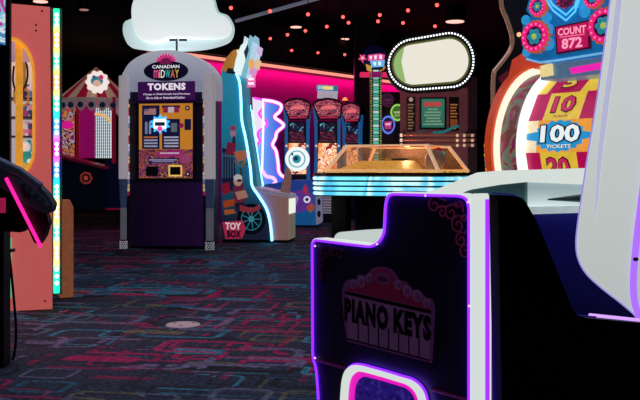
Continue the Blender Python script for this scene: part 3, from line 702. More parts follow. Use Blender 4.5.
# orange cap and glowing crest
MB().prism(rnd(t.P([(219.5, 71), (226, 57), (232, 50), (241, 48), (239, 73)]), .02), .02, W_-.02, M('#c9822e', .5, e=.4)).build('orange_cap', t.e, bev=.008)
MB().prism(t.P([(228, 68), (240, 70), (239, 75), (226, 73)], .0), -.006, .018, M('#181420')).build('cap_vent', t.e)
ic = E('#e4f4f4', 1.0); mb = MB()
mb.prism(t.P([(234, 71), (236, 60), (241, 46), (246, 41), (250, 43), (247, 60), (243, 74), (239, 75)]), -.02, W_, ic); cre = mb.build('crest_panel', t.e)
mb = MB()
for pts, m in (([(241, 76), (245, 62), (247, 45), (250, 35), (252, 44), (249, 62), (246, 78)], E('#86c8d8', .8)), ([(246, 78), (250, 60), (251, 44), (254, 40), (257, 50), (255, 60), (251, 74)], E('#b8d8f0', .9)),
               ([(248, 62), (253, 58), (254, 66), (250, 70)], E('#f0b060', .9)), ([(246, 68), (252, 66), (251, 73), (247, 76)], E('#7a6ad8', .8)), ([(244, 52), (248, 44), (249, 50), (246, 60)], M('#28405a', e=.3)), ([(249, 72), (254, 60), (255, 64), (251, 75)], E('#e8a0d8', .8)), ([(243, 44), (244.5, 36), (246, 43)], E('#cfe8f0', .9)), ([(252, 42), (255, 35.5), (255.5, 43)], E('#9ac8e0', .8)), ([(255.5, 50), (259, 46), (257.5, 54)], E('#d8c0f0', .8)), ([(254, 62), (257.5, 59), (255, 68)], E('#f0d0a0', .8)), ([(238, 58), (236.5, 50), (241, 50)], E('#e8f4f4', .95))):
    mb.prism(t.P(pts, -.03), -.03-random.random()*.02, .2, m)
mb.build('crest_shards', cre)
pl = MB().prism(t.rect(247, 75.5, 255, 87, .1), .1, .13, E('#f06ab0', 1.0)).build('small_sign', t.e)
mb = MB()
for a, b in ((77.5, 80.5), (82, 85)): mb.prism(t.P([(248.3, a), (250, a+.8), (251.5, a), (253.8, a+.6), (253.6, b), (251.8, b-.7), (250.2, b), (248.4, b-.5)], .098), .095, .1, E('#fff0f8', 1.2))
mb.build('sign_print', pl)
MB().tube([t.p3(251, 87.5, .12), t.p3(252, 110, .12)], .01, STEEL).build('sign_post', t.e)
# control box on the right with lit coin door
PKB = grad('#8a90c8', '#b08078', -.05, .28, 'X', .35)  # blue end puts the neon's glow into the box colour
fr = flo(t.P([(253, 187.5), (256, 191.5), (288, 197.5), (288, 246), (272.6, 246), (272.2, 241), (270.2, 222), (266.2, 208), (258.2, 195)]))
MB().prism(fr, .002, W_, PKB).build('control_box', t.e)
MB().prism(t.P([(252, 186.5), (288.6, 194.5), (288.6, 197.3), (252, 189.5)], -.01), -.012, W_+.01, M('#a8a0b8', .4, e=.3)).build('deck_top', t.e)
xr = t.p(288, 220)[0]
zA, zB, zC_ = t.p(288, 199)[1], t.p(288, 214)[1], t.p(288, 240)[1]
MB().box(xr+.002, xr+.014, .05, W_-.06, zB, zA, E('#e8f4e4', 1.0)).build('lit_panel', t.e)
MB().box(xr+.002, xr+.012, .05, W_-.06, zC_, zB-.01, M('#a8a08c', .4, e=.3)).build('coin_door', t.e, bev=.003)
MB().prism([(t.p(222, 0)[0], 0), (xr-.01, 0), (xr-.01, .034), (t.p(222, 0)[0], .034)], .03, W_-.03, BLACK).build('plinth', t.e)
mb = MB(); mb.loft([t.p3(a, b, .18) for a, b in ((279.5, 194.5), (290, 196), (292, 174), (288.5, 165.5), (285.5, 170))], [t.p3(a, b, .26) for a, b in ((279.5, 194.5), (290, 196), (292, 174), (288.5, 165.5), (285.5, 170))], M('#9a6a62', .5, e=.35)); mb.build('arm_stand', t.e)
c = t.p(297, 159, .15); y = .15
td = MB().prism(circ(c[0], c[1], .142, n=36), y, y+.05, E('#eaf4f2', 1.05)).build('target_disc', t.e)
mb = MB(); tq = M('#2f9ab0', .4, e=.8)
ringp(mb, circ(c[0], c[1], .100, n=36), circ(c[0], c[1], .088, n=36), y-.006, y, tq); mb.prism(circ(c[0]-.003, c[1], .050), y-.008, y, tq); mb.prism(circ(c[0]-.012, c[1]+.006, .026), y-.011, y, M('#1c4a60', e=.4)); mb.ball((c[0]-.055, y-.006, c[1]+.055), .014, M('#1c5a40', e=.3), (1, .5, 1), 8)
mb.build('target_rings', td)

# ================================================================== neon silhouette monster cabinet
t = T('monster_cabinet', 'blue cabinet with wavy pink neon outline and purple monster front', 'arcade cabinet', 290, 13.2, 0)
nl = [(262, 100), (273, 101.5), (281, 105), (280, 111), (274.5, 117), (281, 122), (283.5, 126), (277, 132), (275.5, 138), (272.5, 145), (276, 151), (278, 163), (279, 172), (284, 177), (291, 178)]
ns = cr(nl, 4)
MB().prism(t.P(ns + [(291, 190), (256, 190), (256, 100)], .2), .2, .3, grad('#7fb8f4', '#1c54d0', -.62, -.1, 'X', .8)).build('backlit_panel', t.e)
MB().tube([t.p3(a, b, .18) for a, b in ns], .022, E('#ffb0ec', 2.2)).build('neon_outline', t.e)
MB().tube([t.p3(a, b, .195) for a, b in ns], .036, E('#e020c8', .9), flat=.4).build('neon_glow_tube', t.e)
il = cr([(254, 98), (262, 100), (264.5, 104), (262, 109), (259, 113), (261, 117), (266.5, 121.5), (266, 126), (259, 131), (258, 136), (260, 141), (256, 147), (255, 160)], 4)
MB().prism(t.P([(252, 97)] + il + [(252, 165)], .12), .12, .16, E('#f0e8fc', .95)).build('white_silhouette', t.e)
MB().tube([t.p3(a, b, .10) for a, b in il], .018, E('#f03ad0', 1.5)).build('inner_neon', t.e)
MB().tube([t.p3(a, b, .08) for a, b in ((263.2, 99), (263.2, 130), (262, 172))], .016, E('#f4f0ff', 1.3)).build('white_tube', t.e)
MB().tube([t.p3(a, b, .08) for a, b in cr([(262, 170), (266, 176), (273, 178), (275.5, 182), (271, 186), (265, 189)], 5)], .024, E('#ffa0e8', 1.9)).build('lower_neon', t.e)
MB().prism(t.P([(255, 186), (296, 180), (322, 180), (322, 196), (255, 196)], .0), -.02, .6, M('#2a50b0', .5, e=.35)).build('control_deck', t.e)
bf = [(a, max(.03, b)) for a, b in t.P([(262, 196), (319, 196), (318, 226), (262, 226)])]
MB().prism(bf, 0, .6, M('#1a66a8', .5, e=.42)).build('front_panel', t.e)
mb = MB(); y = -.022
def pol2(pts, m, l): mb.prism(t.P(pts, y), y-.002*l, y+.02, m)
pol2([(285, 193), (300, 190), (313, 194), (315, 208), (305, 211), (285, 216)], M('#6a3aa0', e=.5), 1); pol2([(291, 198), (295, 194), (299, 198), (296, 206), (292, 208)], M('#b08ad0', e=.5), 2)
pol2([(302, 192), (305, 184), (308, 188), (308, 195)], M('#c02a58', e=.55), 3); pol2([(306, 207), (312, 203), (315, 208), (310, 213)], M('#c05a38', e=.5), 3)
c = t.p(307, 199.5, y); mb.prism(circ(c[0], c[1], .052), y-.008, y, M('#e8e4f0', e=.7)); mb.prism(circ(c[0], c[1], .026), y-.010, y, M('#2a3a90', e=.4)); mb.prism(circ(c[0], c[1], .013), y-.012, y, M('#06060c'))
mb.build('monster_artwork', t.e)
o = MB().prism(rnd(t.P([(315.5, 194), (322, 193), (323, 222), (316, 225)], -.04), .03), -.045, .04, M('#a8a0c0', .5, e=.3)).build('coin_door', t.e)
mb = MB()
for py in (202, 214): c = t.p(319, py, -.046); mb.prism(circ(c[0], c[1], .026, .05, 14), -.050, -.044, M('#14182c'))
mb.build('coin_slot', o)
MB().prism([(bf[0][0], 0), (bf[1][0], 0), (bf[1][0], .029), (bf[0][0], .029)], .03, .55, BLACK).build('plinth', t.e)

# ================================================================== three shooter cabinets
def shooter(px, w, ang, label):
    t = T('shooter_booth', label, 'arcade cabinet', px, 14.5 if px < 340 else 15.35, ang, 'row of shooter cabinets before the magenta wall')
    h = w/2; k = .0163
    Z = lambda py: CH-(py-HY)/FPX*14.5
    NB_ = M('#0d1024', .5); TB = M('#1f5f9a', .45, e=.6)
    MB().box(-h*.8, h*.8, .1, .55, .02, Z(122), NB_).build('cabinet', t.e)
    MB().prism(cr([(-h*1.02, Z(104)), (-h*.62, Z(100)), (0, Z(98.3)), (h*.62, Z(100)), (h*1.02, Z(104))], 4)+[(h*.88, Z(119)), (-h*.6, Z(119.5))], -.12, .2, M('#1a0d1c', .5)).build('marquee', t.e)
    mq = MB().prism(cr([(-h*.90, Z(105)), (-h*.55, Z(102)), (0, Z(100.5)), (h*.55, Z(102)), (h*.90, Z(105))], 4)+[(h*.80, Z(116.5)), (-h*.55, Z(117))], -.128, -.12, blot(['#1a0a1a', '#5a1c3a', '#c8506a', '#2a0e20', '#e88a90', '#30121f'], 13, .8, axis=(1, 1, 3.2), distort=.2)).build('marquee_face', t.e)
    mb = MB(); mb.prism([(-h*.5, Z(119)), (h*.7, Z(118.5)), (h*.7, Z(117)), (-h*.5, Z(117.3))], -.135, -.12, M('#c02a4a', e=.6)); mb.build('marquee_strip', mq); mb = MB(); mb.prism([(-h*.45, Z(110)), (h*.6, Z(109.5)), (h*.45, Z(106)), (-h*.3, Z(106.5))], -.132, -.12, M('#f0787a', e=.75)); mb.build('marquee_title', mq)
    MB().prism([(-h*.62, Z(141)), (h*.62, Z(141)), (h*.62, Z(121)), (-h*.62, Z(121))], .06, .1, M('#0a0a14', .3)).build('screen_frame', t.e)
    MB().prism([(-h*.5, Z(131)), (h*.5, Z(131)), (h*.5, Z(122.5)), (-h*.5, Z(122.5))], .05, .06, blot(['#0a0a14', '#3a0f38', '#14284a', '#0a0a14', '#7ac8d8'], 14, .55)).build('screen', t.e)
    MB().prism([(-h*.56, Z(141)), (h*.56, Z(141)), (h*.5, Z(132)), (-h*.5, Z(132))], -.1, .06, blot(['#14101c', '#5a1c38', '#20142a', '#a84458'], 20, .5)).build('control_deck', t.e)
    MB().prism([(-h*.66, Z(174)), (h*.66, Z(174)), (h*.60, Z(143)), (-h*.60, Z(143))], .06, .1, blot(['#c03a1c', '#f08a4a', '#ffd9a0', '#d8602a', '#ffe8c8', '#8a2414'], 7, 1.1, distort=.3, soft=True)).build('glowing_panel', t.e)
    MB().box(-h*.7, h*.7, .04, .1, .02, Z(176), M('#201018', .5)).build('lower_panel', t.e)
    for s in (-1, 1):
        pts = [(s*h*.98, Z(106)), (s*h*.86, Z(106)), (s*h*.66, Z(122)), (s*h*.66, Z(150)), (s*h*.72, .02), (s*h*.98, .02), (s*h*.86, Z(150)), (s*h*.86, Z(128))]
        if s > 0: pts = pts[::-1]
        MB().prism(pts, -.06, .45, TB).build('side_frame', t.e)
        MB().ball((s*h*.74, -.07, Z(146)), .02, E('#f0d0c0', .8), n=8).build('lamp', t.e)
    return t
shooter(297, .46, 0, 'leftmost shooter cabinet with orange panel behind the white target disc')
shooter(327.5, .49, 0, 'middle shooter cabinet with a pale box on its marquee')
shooter(352, .36, -14, 'rightmost shooter cabinet, angled and narrow, beside the dark pillar')
t = T('display_box', 'tilted white box with blue and yellow top band on middle shooter cabinet', 'box', 327, 14.55, 4, z=CH-(98.3-HY)/FPX*14.5+.004)
k = .0163
MB().box(-.15, .17, 0, .16, .0, .125, M('#c8c4d2', .6, e=.55)).build('carton', t.e)
bnd = MB().box(-.175, .165, -.01, .17, .126, .215, M('#2f86c0', .5, e=.6)).build('printed_lid', t.e)
mb = MB(); mb.box(-.09, .09, -.014, -.01, .14, .2, M('#f0e090', e=.8)); mb.box(-.165, -.10, -.014, -.01, .14, .2, M('#a8e0f0', e=.7)); mb.build('lid_print', bnd)
t.e.rotation_euler = (0, math.radians(4), math.radians(4))
t = T('orange_lamp', 'small orange dome lamp on top of the angled shooter cabinet', 'lamp', 345, 15.42, 0, z=CH-(98.3-HY)/FPX*14.5+.008)
MB().lathe([(.05, 0), (.05, .02), (.04, .025)], (0, 0, 0), DARK, n=14).build('base', t.e); MB().lathe([(.045, .026), (.045, .05), (.03, .075), (.005, .085)], (0, 0, 0), E('#ff9a40', 1.2), n=14).build('dome', t.e)
t = T('wire_rack', 'small white wire grid rack in the dark behind the glowing rail table', 'rack', 328, 13.6, 0)
mb = MB(); wm = M('#b8a8b8', .5, e=.4)
r0 = t.rect(322, 197, 334, 213)
for i in range(7):
    x = r0[0][0]+(r0[1][0]-r0[0][0])*i/6; mb.tube([(x, 0, r0[0][1]), (x, 0, r0[2][1])], .006, wm, n=6)
    z = r0[0][1]+(r0[2][1]-r0[0][1])*i/6; mb.tube([(r0[0][0], 0, z), (r0[1][0], 0, z)], .006, wm, n=6)
mb.build('grid', t.e)
for i in (0, 1): MB().tube([(r0[i][0], 0, 0), (r0[i][0], 0, r0[0][1])], .008, M('#403844'), n=6).build('leg', t.e)

# ================================================================== coin pusher table with glass canopy
t = T('pusher_table', 'large glass topped game table with glowing cyan rails and amber playfield', 'arcade game', 399, 11., -23)
def rsq(h, r, n=8):
    out = []
    for qx, qy, a0 in ((1, 1, 0), (-1, 1, 90), (-1, -1, 180), (1, -1, 270)):
        for i in range(n+1):
            a = math.radians(a0+90*i/n); out.append((qx*(h-r)+r*math.cos(a), qy*(h-r)+r*math.sin(a)))
    return out
CY = blot(['#2a9ac0', '#7ae0f4', '#48b8dc', '#c8f4fa', '#5ac8e8'], 2.0, 1.2, axis=(1, 1, .3), soft=True, distort=.3)
MB().prismz(rsq(.86, .32), .54, .765, M('#0a2030', .4)).build('rail_backing', t.e)
for i, z in enumerate((.745, .685, .625, .568)):
    o = MB().tube([(x, y, z) for x, y in rsq(.875, .33)], .021, CY, closed=True, n=10).build('light_rail', t.e, smooth=True)
    MB().prismz(rsq(.884, .335), z-.034, z-.026, M('#20262e', .3, .7)).build('rail_divider', o)
MB().prismz(rsq(.885, .33), .770, .812, M('#6a4636', .25, .7)).build('rim', t.e, bev=.01)
for x, y in ((-.55, -.55), (.55, -.55), (-.55, .55), (.55, .55)):
    MB().box(x-.09, x+.09, y-.09, y+.09, 0, .54, BLACK).build('leg', t.e)
MB().box(-.42, .42, -.42, .42, .0, .54, M('#08080c', .6)).build('pedestal', t.e)
b, tp, z0, z1 = .70, .50, .814, 1.135
MB().prismz([(-b, -b), (b, -b), (b, b), (-b, b)], .813, .83, blot(['#7a5a24', '#a8842e', '#c8b848', '#c87a2a', '#d89038'], 3, 1.0)).build('playfield', t.e)
mb = MB(); gl = glass('#ffe8d8', .14, .14)
for (x1, y1), (x2, y2) in zip(((-1, -1), (1, -1), (1, 1), (-1, 1)), ((1, -1), (1, 1), (-1, 1), (-1, -1))):
    mb.f([mb.v((x1*b, y1*b, .832)), mb.v((x2*b, y2*b, .832)), mb.v((x2*tp, y2*tp, z1)), mb.v((x1*tp, y1*tp, z1))], gl)
mb.build('canopy_glass', t.e)
BR = M('#e8b890', .3, .3, e=.7)
for sx in (-1, 1):
    for sy in (-1, 1): MB().tube([(sx*b, sy*b, .82), (sx*tp, sy*tp, z1)], .024, BR, n=8).build('canopy_post', t.e)
mb = MB(); mb.tube([(tp, tp, z1), (-tp, tp, z1), (-tp, -tp, z1), (tp, -tp, z1)], .014, BR, closed=True); mb.build('canopy_frame', t.e)
mb = MB(); mb.tube([(b, b, .835), (-b, b, .835), (-b, -b, .835), (b, -b, .835)], .02, M('#e8b070', .3, .3, e=.75), closed=True); mb.build('lower_frame', t.e)
MB().prismz([(-tp, -tp), (tp, -tp), (tp, tp), (-tp, tp)], z1-.004, z1+.002, glass('#ffe8d8', .05)).build('canopy_top', t.e)
MB().box(-.22, .16, .1, .36, .832, 1.0, M('#a8783a', .5, e=.5)).build('pusher_block', t.e, bev=.01)
MB().loft([(-.66, -.62, .834), (.40, -.62, .834), (.32, .02, .834), (-.6, .02, .834)], [(-.60, -.50, .86), (.30, -.50, .86), (.2, .0, .96), (-.5, .0, .96)], blot(['#a8a040', '#d8c048', '#e8a040', '#c8d060', '#d87838'], 9, .75, soft=True)).build('coin_bed', t.e)
MB().box(-.12, .08, .07, .098, .91, .99, M('#181c20', .4)).build('display_unit', t.e)
PT = t
def loc2w(T_, x, y, z): c, n = math.cos(T_.a), math.sin(T_.a); return Vector((T_.O.x+c*x-n*y, T_.O.y+n*x+c*y, T_.O.z+z))
q = T('ball', 'grey speckled ball lying inside the glass topped table', 'ball', 0, 0, O=loc2w(PT, .47, -.02, .832)); MB().ball((0, 0, .13), .13, M('#9a8c8c', .6, e=.22, scale=14, var=.3), n=24).build('sphere', q.e); MB().lathe([(.02, .255), (.02, .262), (.008, .268)], (0, 0, 0), M('#6a6060')).build('valve', q.e)
q = T('parrot_toy', 'red toy bird with turquoise patch inside the glass topped table', 'toy', 0, 0, O=loc2w(PT, .38, .36, .832))
rd = M('#b02a2a', .6, e=.4); MB().ball((0, 0, .11), .10, rd, (1, .8, 1.1)).build('body', q.e); MB().ball((.02, -.02, .235), .062, rd).build('head', q.e)
MB().ball((.06, -.07, .20), .045, M('#2ac8d0', .5, e=.7), (.8, .6, 1.1)).build('cheek_patch', q.e); MB().lathe([(.03, 0), (.002, .06)], (.0, -.09, .22), M('#141010'), 'y', 10).build('beak', q.e)
for s in (-1, 1): MB().ball((s*.1, .01, .11), .06, M('#8a1a24', e=.3), (.4, .8, 1.3)).build('wing', q.e)

# ================================================================== oval bulb sign cabinet
t = T('oval_sign_cabinet', 'brown wooden cabinet topped by a large white oval sign ringed with bulbs', 'arcade cabinet', 435, 12.7, -6)
k = 12.7/FPX
def stad(s, y):      # tilted rounded-oblong outline, s = inset in pixels
    out = []; cx, cy, L_, R_, an = 431, 62.5, 18.0, 26.5-s, math.radians(-7)
    for i in range(33): a = PI/2-PI*i/32; out.append((L_+R_*math.cos(a), R_*math.sin(a)))
    for i in range(33): a = -PI/2-PI*i/32; out.append((-L_+R_*math.cos(a), R_*math.sin(a)))
    # the right-hand end is a little taller than the left-hand one
    return t.P([(cx+x*math.cos(an)-(-z)*math.sin(an)*1.0, cy+x*math.sin(an)+(-z)*math.cos(an)*(1.06+.002*x)) for x, z in out], y)
MB().prism(stad(-1.5, -.1), -.06, .3, M('#2a1a1c', .4, .3)).build('sign_housing', t.e)
mb = MB(); ringp(mb, stad(-1.2, -.1), stad(5, -.1), -.10, -.06, M('#1c1c22', .35, .2)); mb.build('bulb_ring', t.e)
mb = MB(); ringp(mb, stad(5.1, -.1), stad(6.9, -.1), -.105, -.06, M('#6a7440', .4, e=.45)); mb.build('inner_rim', t.e)
fc = stad(7.0, -.08)
fa = MB().prism(fc, -.085, -.06, E('#ece6d8', 1.0)).build('sign_face', t.e)
mb = MB(); cxm = min(p[0] for p in fc)
zs = [p[1] for p in fc]; zm = (max(zs)+min(zs))/2
lft = [p for p in fc if p[0] < cxm+.16]
lf = sorted(lft, key=lambda p: p[1]); mb.prism(lf[:]+[(cxm+.15, lf[-1][1]), (cxm+.11, zm), (cxm+.17, lf[0][1])][0:3], -.0865, -.085, E('#9cc47a', .85)); mb.build('green_print', fa)
N_ = 76; lp = stad(1.9, -.1); L_ = [Vector(p) for p in lp]; per = [0]
for i in range(len(L_)): per.append(per[-1]+(L_[(i+1) % len(L_)]-L_[i]).length)
bl0 = None
for i in range(N_):
    s = per[-1]*i/N_; j = max(a for a in range(len(per)-1) if per[a] <= s+1e-9); f = (s-per[j])/max(1e-9, per[j+1]-per[j])
    p = L_[j].lerp(L_[(j+1) % len(L_)], f)
    if bl0 is None:
        bl0 = MB().ball((0, 0, 0), .0145, E('#f2f8ff', 2.0), n=8).build('bulb', t.e); b_ = bl0
    else:
        b_ = bl0.copy(); COL.objects.link(b_); b_.parent = t.e
    b_.location = (p.x, -.112, p.y)
WOOD = M('#6a3842', .5, e=.34, var=.2, scale=8)
bd = [(a, max(.02, b)) for a, b in t.P([(400, 88), (468, 88), (468, 240), (400, 240)])]
MB().prism(bd, .0, .32, WOOD).build('cabinet', t.e, bev=.01)
xr = t.p(468, 0)[0]; MB().box(xr+.001, xr+.13, .02, .34, .02, t.p(0, 82)[1], M('#3a2030', .5, e=.1)).build('side_panel', t.e)
for x0, x1 in ((406.5, 415.5), (449, 459)):
    o = MB().prism(t.rect(x0, 97, x1, 131, -.01), -.012, -.001, M('#120c10', .4)).build('menu_strip', t.e)
    mb = MB(); 
    for i in range(9): mb.prism(t.rect(x0+1.3, 104+3*i, x1-1.5-(i % 3)*.8, 105.3+3*i, -.013), -.015, -.012, M('#a08060' if x0 < 430 else '#c08048', e=.4))
    if x0 < 430: c = t.p(411, 99.6, -.013); mb.prism(circ(c[0], c[1], .03), -.015, -.012, M('#c8a890', e=.5))
    else: mb.prism(t.rect(x0+1.5, 119, x1-1.5, 127, -.013), -.016, -.012, M('#8a4a24', e=.5))
    mb.build('menu_print', o)
MB().prism(t.rect(419.5, 97.5, 446.5, 129.5, -.01), -.014, -.001, M('#100c10', .4)).build('screen_frame', t.e)
so = MB().prism(t.rect(421.5, 99, 444.5, 127.5, -.014), -.018, -.014, grad('#2a6a5a', '#2f7a68', 1.4, 1.8, 'Z', .7)).build('green_screen', t.e)
mb = MB(); mb.prism(t.rect(424, 102, 441, 106.5, -.018), -.02, -.018, M('#c04848', e=.7))
for i, (a, b_) in enumerate(((428, 438), (425, 441), (424, 441), (426, 440), (425, 441), (423, 443))): mb.prism(t.rect(a, 108.6+3*i, b_, 110+3*i, -.018), -.02, -.018, M('#8ab89a', e=.5))
mb.build('screen_print', so)
BAR = M('#b06a5a', .25, .8, e=.2)
for py in (135.2, 140.2, 145.2):
    o = MB().tube([t.p3(399, py, -.3), t.p3(475, py-.2, -.3)], .022, BAR, n=10).build('chrome_bar', t.e, smooth=True)
    for a, c_ in ((400, '#f0e0d8'), (456, '#f4d0a8'), (463, '#f0c8b0'), (471, '#e8c0b0')): p0 = t.p3(a, py, -.3); p1 = t.p3(a+2.5, py, -.3); MB().tube([p0, p1], .0235, M(c_, .3, .3, e=.6), n=10).build('bar_collar', o)
for px in (404, 468):
    p = t.p3(px, 140, -.3); MB().box(p[0]-.02, p[0]+.02, -.28, .0, t.p(0, 147, -.3)[1], t.p(0, 133, -.3)[1], DARK).build('bar_bracket', t.e)
MB().tube(cr([t.p3(433, 132.5, -.3), t.p3(443, 132, -.3), t.p3(451, 128.5, -.3), t.p3(459, 126, -.3)], 5), .018, M('#1f8a90', .4, e=.4)).build('teal_swoosh', t.e)
MB().ball(t.p3(422, 131.6, -.3), .055, M('#6a5a68', .5, e=.15), (1.6, 1, .6)).build('bar_ornament', t.e)

# ================================================================== tower game with ladder of lights
t = T('light_tower', 'tall narrow tower of green ladder lights with dark globe head by the pillar', 'arcade game', 376, 13.8, 0)
k = 13.8/FPX
MB().prism([(a, max(.1, b)) for a, b in t.rect(370, 68, 382, 250)], .0, .18, M('#14202a', .4)).build('column', t.e)
mb = MB()
for i in range(28):
    mb.prism(t.rect(373.3, 70+3.4*i, 378.7, 72.7+3.4*i, -.004), -.012, -.001, M(['#bfe8d8', '#5ac8b0', '#8adac8', '#4aa898'][i % 4], .4, e=.7))
mb.build('light_ladder', t.e)
mb = MB()
for x0, x1 in ((370.4, 372.2), (379.8, 381.6)):
    for i in range(38): mb.prism(t.rect(x0, 70+2.5*i, x1, 71.5+2.5*i, -.004), -.012, -.001, M(['#c0a860', '#70b060'][i % 2], .4, e=.5))
mb.build('edge_lights', t.e)
MB().prism(t.rect(366, 162, 386, 252), -.02, .4, M('#0c0c18', .5)).build('base', t.e)
for c_ in t.e.children:
    pass
c = t.p(374.5, 57, 0); MB().ball((c[0], .06, c[1]), .195, M('#0e1440', .3, e=.25), (1, .7, .95), 22).build('globe_head', t.e)
mb = MB(); yy = -.09
for pts, m in (([(368, 55), (380, 53.5), (385, 55), (384, 60), (368, 60.5)], E('#e8509a', .9)), ([(370, 60.8), (385, 60.2), (384, 66.5), (372, 67)], E('#6ab8f4', .9)), ([(369.5, 56), (372, 56), (371.5, 59.5), (370, 59.5)], E('#f8e0f0', 1)), ([(374, 55.5), (377, 55.2), (376.5, 59.3), (374.5, 59.4)], E('#f8e0f0', 1)), ([(379, 55.2), (382, 55.2), (382, 59), (379.5, 59.2)], E('#f8e0f0', 1)), ([(373, 62), (376, 62), (376, 65.7), (374, 65.7)], E('#e8f8ff', 1)), ([(378, 61.8), (381, 61.6), (381, 65.4), (378.6, 65.6)], E('#e8f8ff', 1))):
    mb.prism(t.P(pts, yy), yy-.01-.004*random.random(), yy+.04, m)
mb.build('head_sign', t.e)
c = t.p(362.5, 58, -.05)
fl = MB(); fl.prism([(c[0]+(.07 if i % 2 else .035)*math.cos(2*PI*i/10+.3), c[1]+(.07 if i % 2 else .035)*math.sin(2*PI*i/10+.3)) for i in range(10)], -.06, -.03, E('#f0508a', .9)); fl.prism(circ(c[0], c[1], .02), -.066, -.03, E('#f8d0b0', .9)); fl.build('star_flower', t.e)
MB().tube([(c[0]+.02, -.03, c[1]), (t.p(370, 62, 0)[0], .02, t.p(370, 62, 0)[1])], .008, DARK).build('flower_stem', t.e)
MB().prism(t.P([(366, 64), (372, 66.5), (371, 72), (367, 70)], -.03), -.04, .0, M('#d8b048', .5, e=.6)).build('yellow_tag', t.e)
MB().prism(t.P([(384.5, 66), (388, 64), (383.5, 70.5), (381.5, 70)], -.03), -.04, .0, M('#d88048', .5, e=.6)).build('orange_tag', t.e)
for x0, x1 in ((360, 369.5), (382.5, 389)):
    MB().prism(rnd(t.rect(x0, 72, x1, 77, .02), .02), .02, .08, E('#f02a6a', .8)).build('red_arm', t.e)
MB().prism(t.rect(371.5, 71.6, 381, 77.5, -.014), -.03, -.0125, M('#a01a70', .4, e=.5)).build('collar', t.e)
MB().prism([(a, max(.1, b)) for a, b in t.rect(382.3, 92, 401, 250, .1)], .1, .16, M('#1c0c20', .5)).build('back_board', t.e)
for px, py, rx, ry, c0, c1, lab in ((388, 125, 7, 9.3, '#6a7cf0', '#1a1a48', 'blue'), (397.5, 112.5, 7, 8.6, '#9ad860', '#50803a', 'green'), (387.5, 100, 6.5, 7, '#5a2048', '#3a1838', 'dim')):
    c = t.p(px, py, .06)
    out = [(c[0]+rx*k*math.cos(a)*(1-.12*max(0, -math.sin(a))), c[1]+ry*k*math.sin(a)) for a in [2*PI*i/32 for i in range(32)]]
    inn = [(c[0]+(x-c[0])*.78, c[1]+(z-c[1])*.78) for x, z in out]
    y = .02 if lab == 'blue' else .06
    o = MB().prism(out, y, y+.035, E(c0, .9 if lab != 'dim' else .5)).build('balloon_lamp', t.e); o['label'] = lab + ' balloon shaped lamp'
    mb = MB(); mb.prism(inn, y-.006, y, M(c1, .4, e=.5))
    if lab == 'blue': mb.prism(t.P([(384, 122), (392, 121), (391, 129), (385, 129)], y), y-.01, y, M('#c83a90', e=.7)); mb.prism(t.P([(385, 123.5), (391, 123), (390, 125), (386, 125.4)], y), y-.014, y, M('#e8d0f0', e=.7))
    else: mb.prism(t.P([(px-4, py-1), (px+4, py-1.4), (px+3.4, py+1), (px-3.4, py+1)], y), y-.01, y, M('#d0e8a0' if lab == 'green' else '#6a3050', e=.5)); mb.prism(t.P([(px-3.6, py+2.2), (px+3.2, py+2), (px+2.6, py+3.8), (px-2.6, py+4)], y), y-.01, y, M('#a8c878' if lab == 'green' else '#5a2848', e=.5))
    mb.build('balloon_print', o)
    if lab == 'dim': o['label'] = 'dim unlit balloon shaped lamp'

# ================================================================== prize wheel game
t = T('prize_wheel_game', 'wheel game with orange rimmed ticket drum and blue gear marquee', 'arcade game', 553, 5.2, -48.6)
CZ, RD, CYL = .965, .50, .50
OR_ = M('#d8481c', .4, e=.5); cy = .56
# segments of the drum (flat facets)
mb = MB(); tx = MB(); NS = 16; st = 2*PI/NS; off = math.radians(8); hw = .24
YEL, MAG, CRM, ORG = M('#e8c23c', .35, e=.75), M('#b80a50', .35, e=.7), M('#f0d8b0', .35, e=.85), M('#f0a03c', .35, e=.8)
lab = {0: '100', 1: '10', 2: '5', -1: '20', 3: '50', -2: '15', 4: '25'}
def facet(i, dr=0.):
    a = off+i*st
    return lambda p: (p[0], cy-(RD*math.cos(st/2)+dr)*math.cos(a)+p[2]*math.sin(a), CZ+(RD*math.cos(st/2)+dr)*math.sin(a)+p[2]*math.cos(a))
for i in range(-4, 12):
    hz = RD*math.sin(st/2)*1.0; F = facet(i)
    def strip(x0, x1, m, dr=0., z0=-1., z1=1.):
        G = facet(i, dr); mb.f([mb.v(G((x0, 0, hz*z0))), mb.v(G((x1, 0, hz*z0))), mb.v(G((x1, 0, hz*z1))), mb.v(G((x0, 0, hz*z1)))], m)
    L = lab.get(i)
    if i == 0:
        strip(-hw, -.16, CRM); strip(-.16, .2, ORG); strip(.2, hw, ORG)
    elif i == 2:
        strip(-hw, -.17, YEL); strip(-.17, .06, MAG); strip(.06, .17, YEL); strip(.17, hw, M('#d01a28', .35, e=.6))
    else:
        strip(-hw, -.135, MAG if i % 2 else M('#d8b0d8', .4, e=.8)); strip(-.135, .115, YEL); strip(.115, hw, MAG)
mb.build('ticket_drum', t.e, flip=False)
mb = MB(); G = facet(0, .004)
bb = [(-.005+(1.0 if j % 2 else .88)*.185*math.cos(2*PI*j/36), 0, (1.0 if j % 2 else .86)*.100*math.sin(2*PI*j/36)) for j in range(36)]
mb.f([mb.v(G(p)) for p in bb], M('#2a9ad0', .35, e=.75))
for s in (-1, 1): G = facet(0, .003); mb.f([mb.v(G(p)) for p in ((-.02+s*.14, 0, .03), (-.02+s*.26 if s < 0 else .235, 0, .012), (-.02+s*.26 if s < 0 else .235, 0, -.012), (-.02+s*.14, 0, -.03))], M('#2a9ad0', .35, e=.75))
G = facet(0, .006); mb.text('100', .0, .014, 0, .29, .122, M('#141a3a', .4, e=.1), .085, xf=G)
G = facet(0, .009); mb.text('100', .0, .014, 0, .268, .106, E('#eef6f8', .95), .035, xf=G)
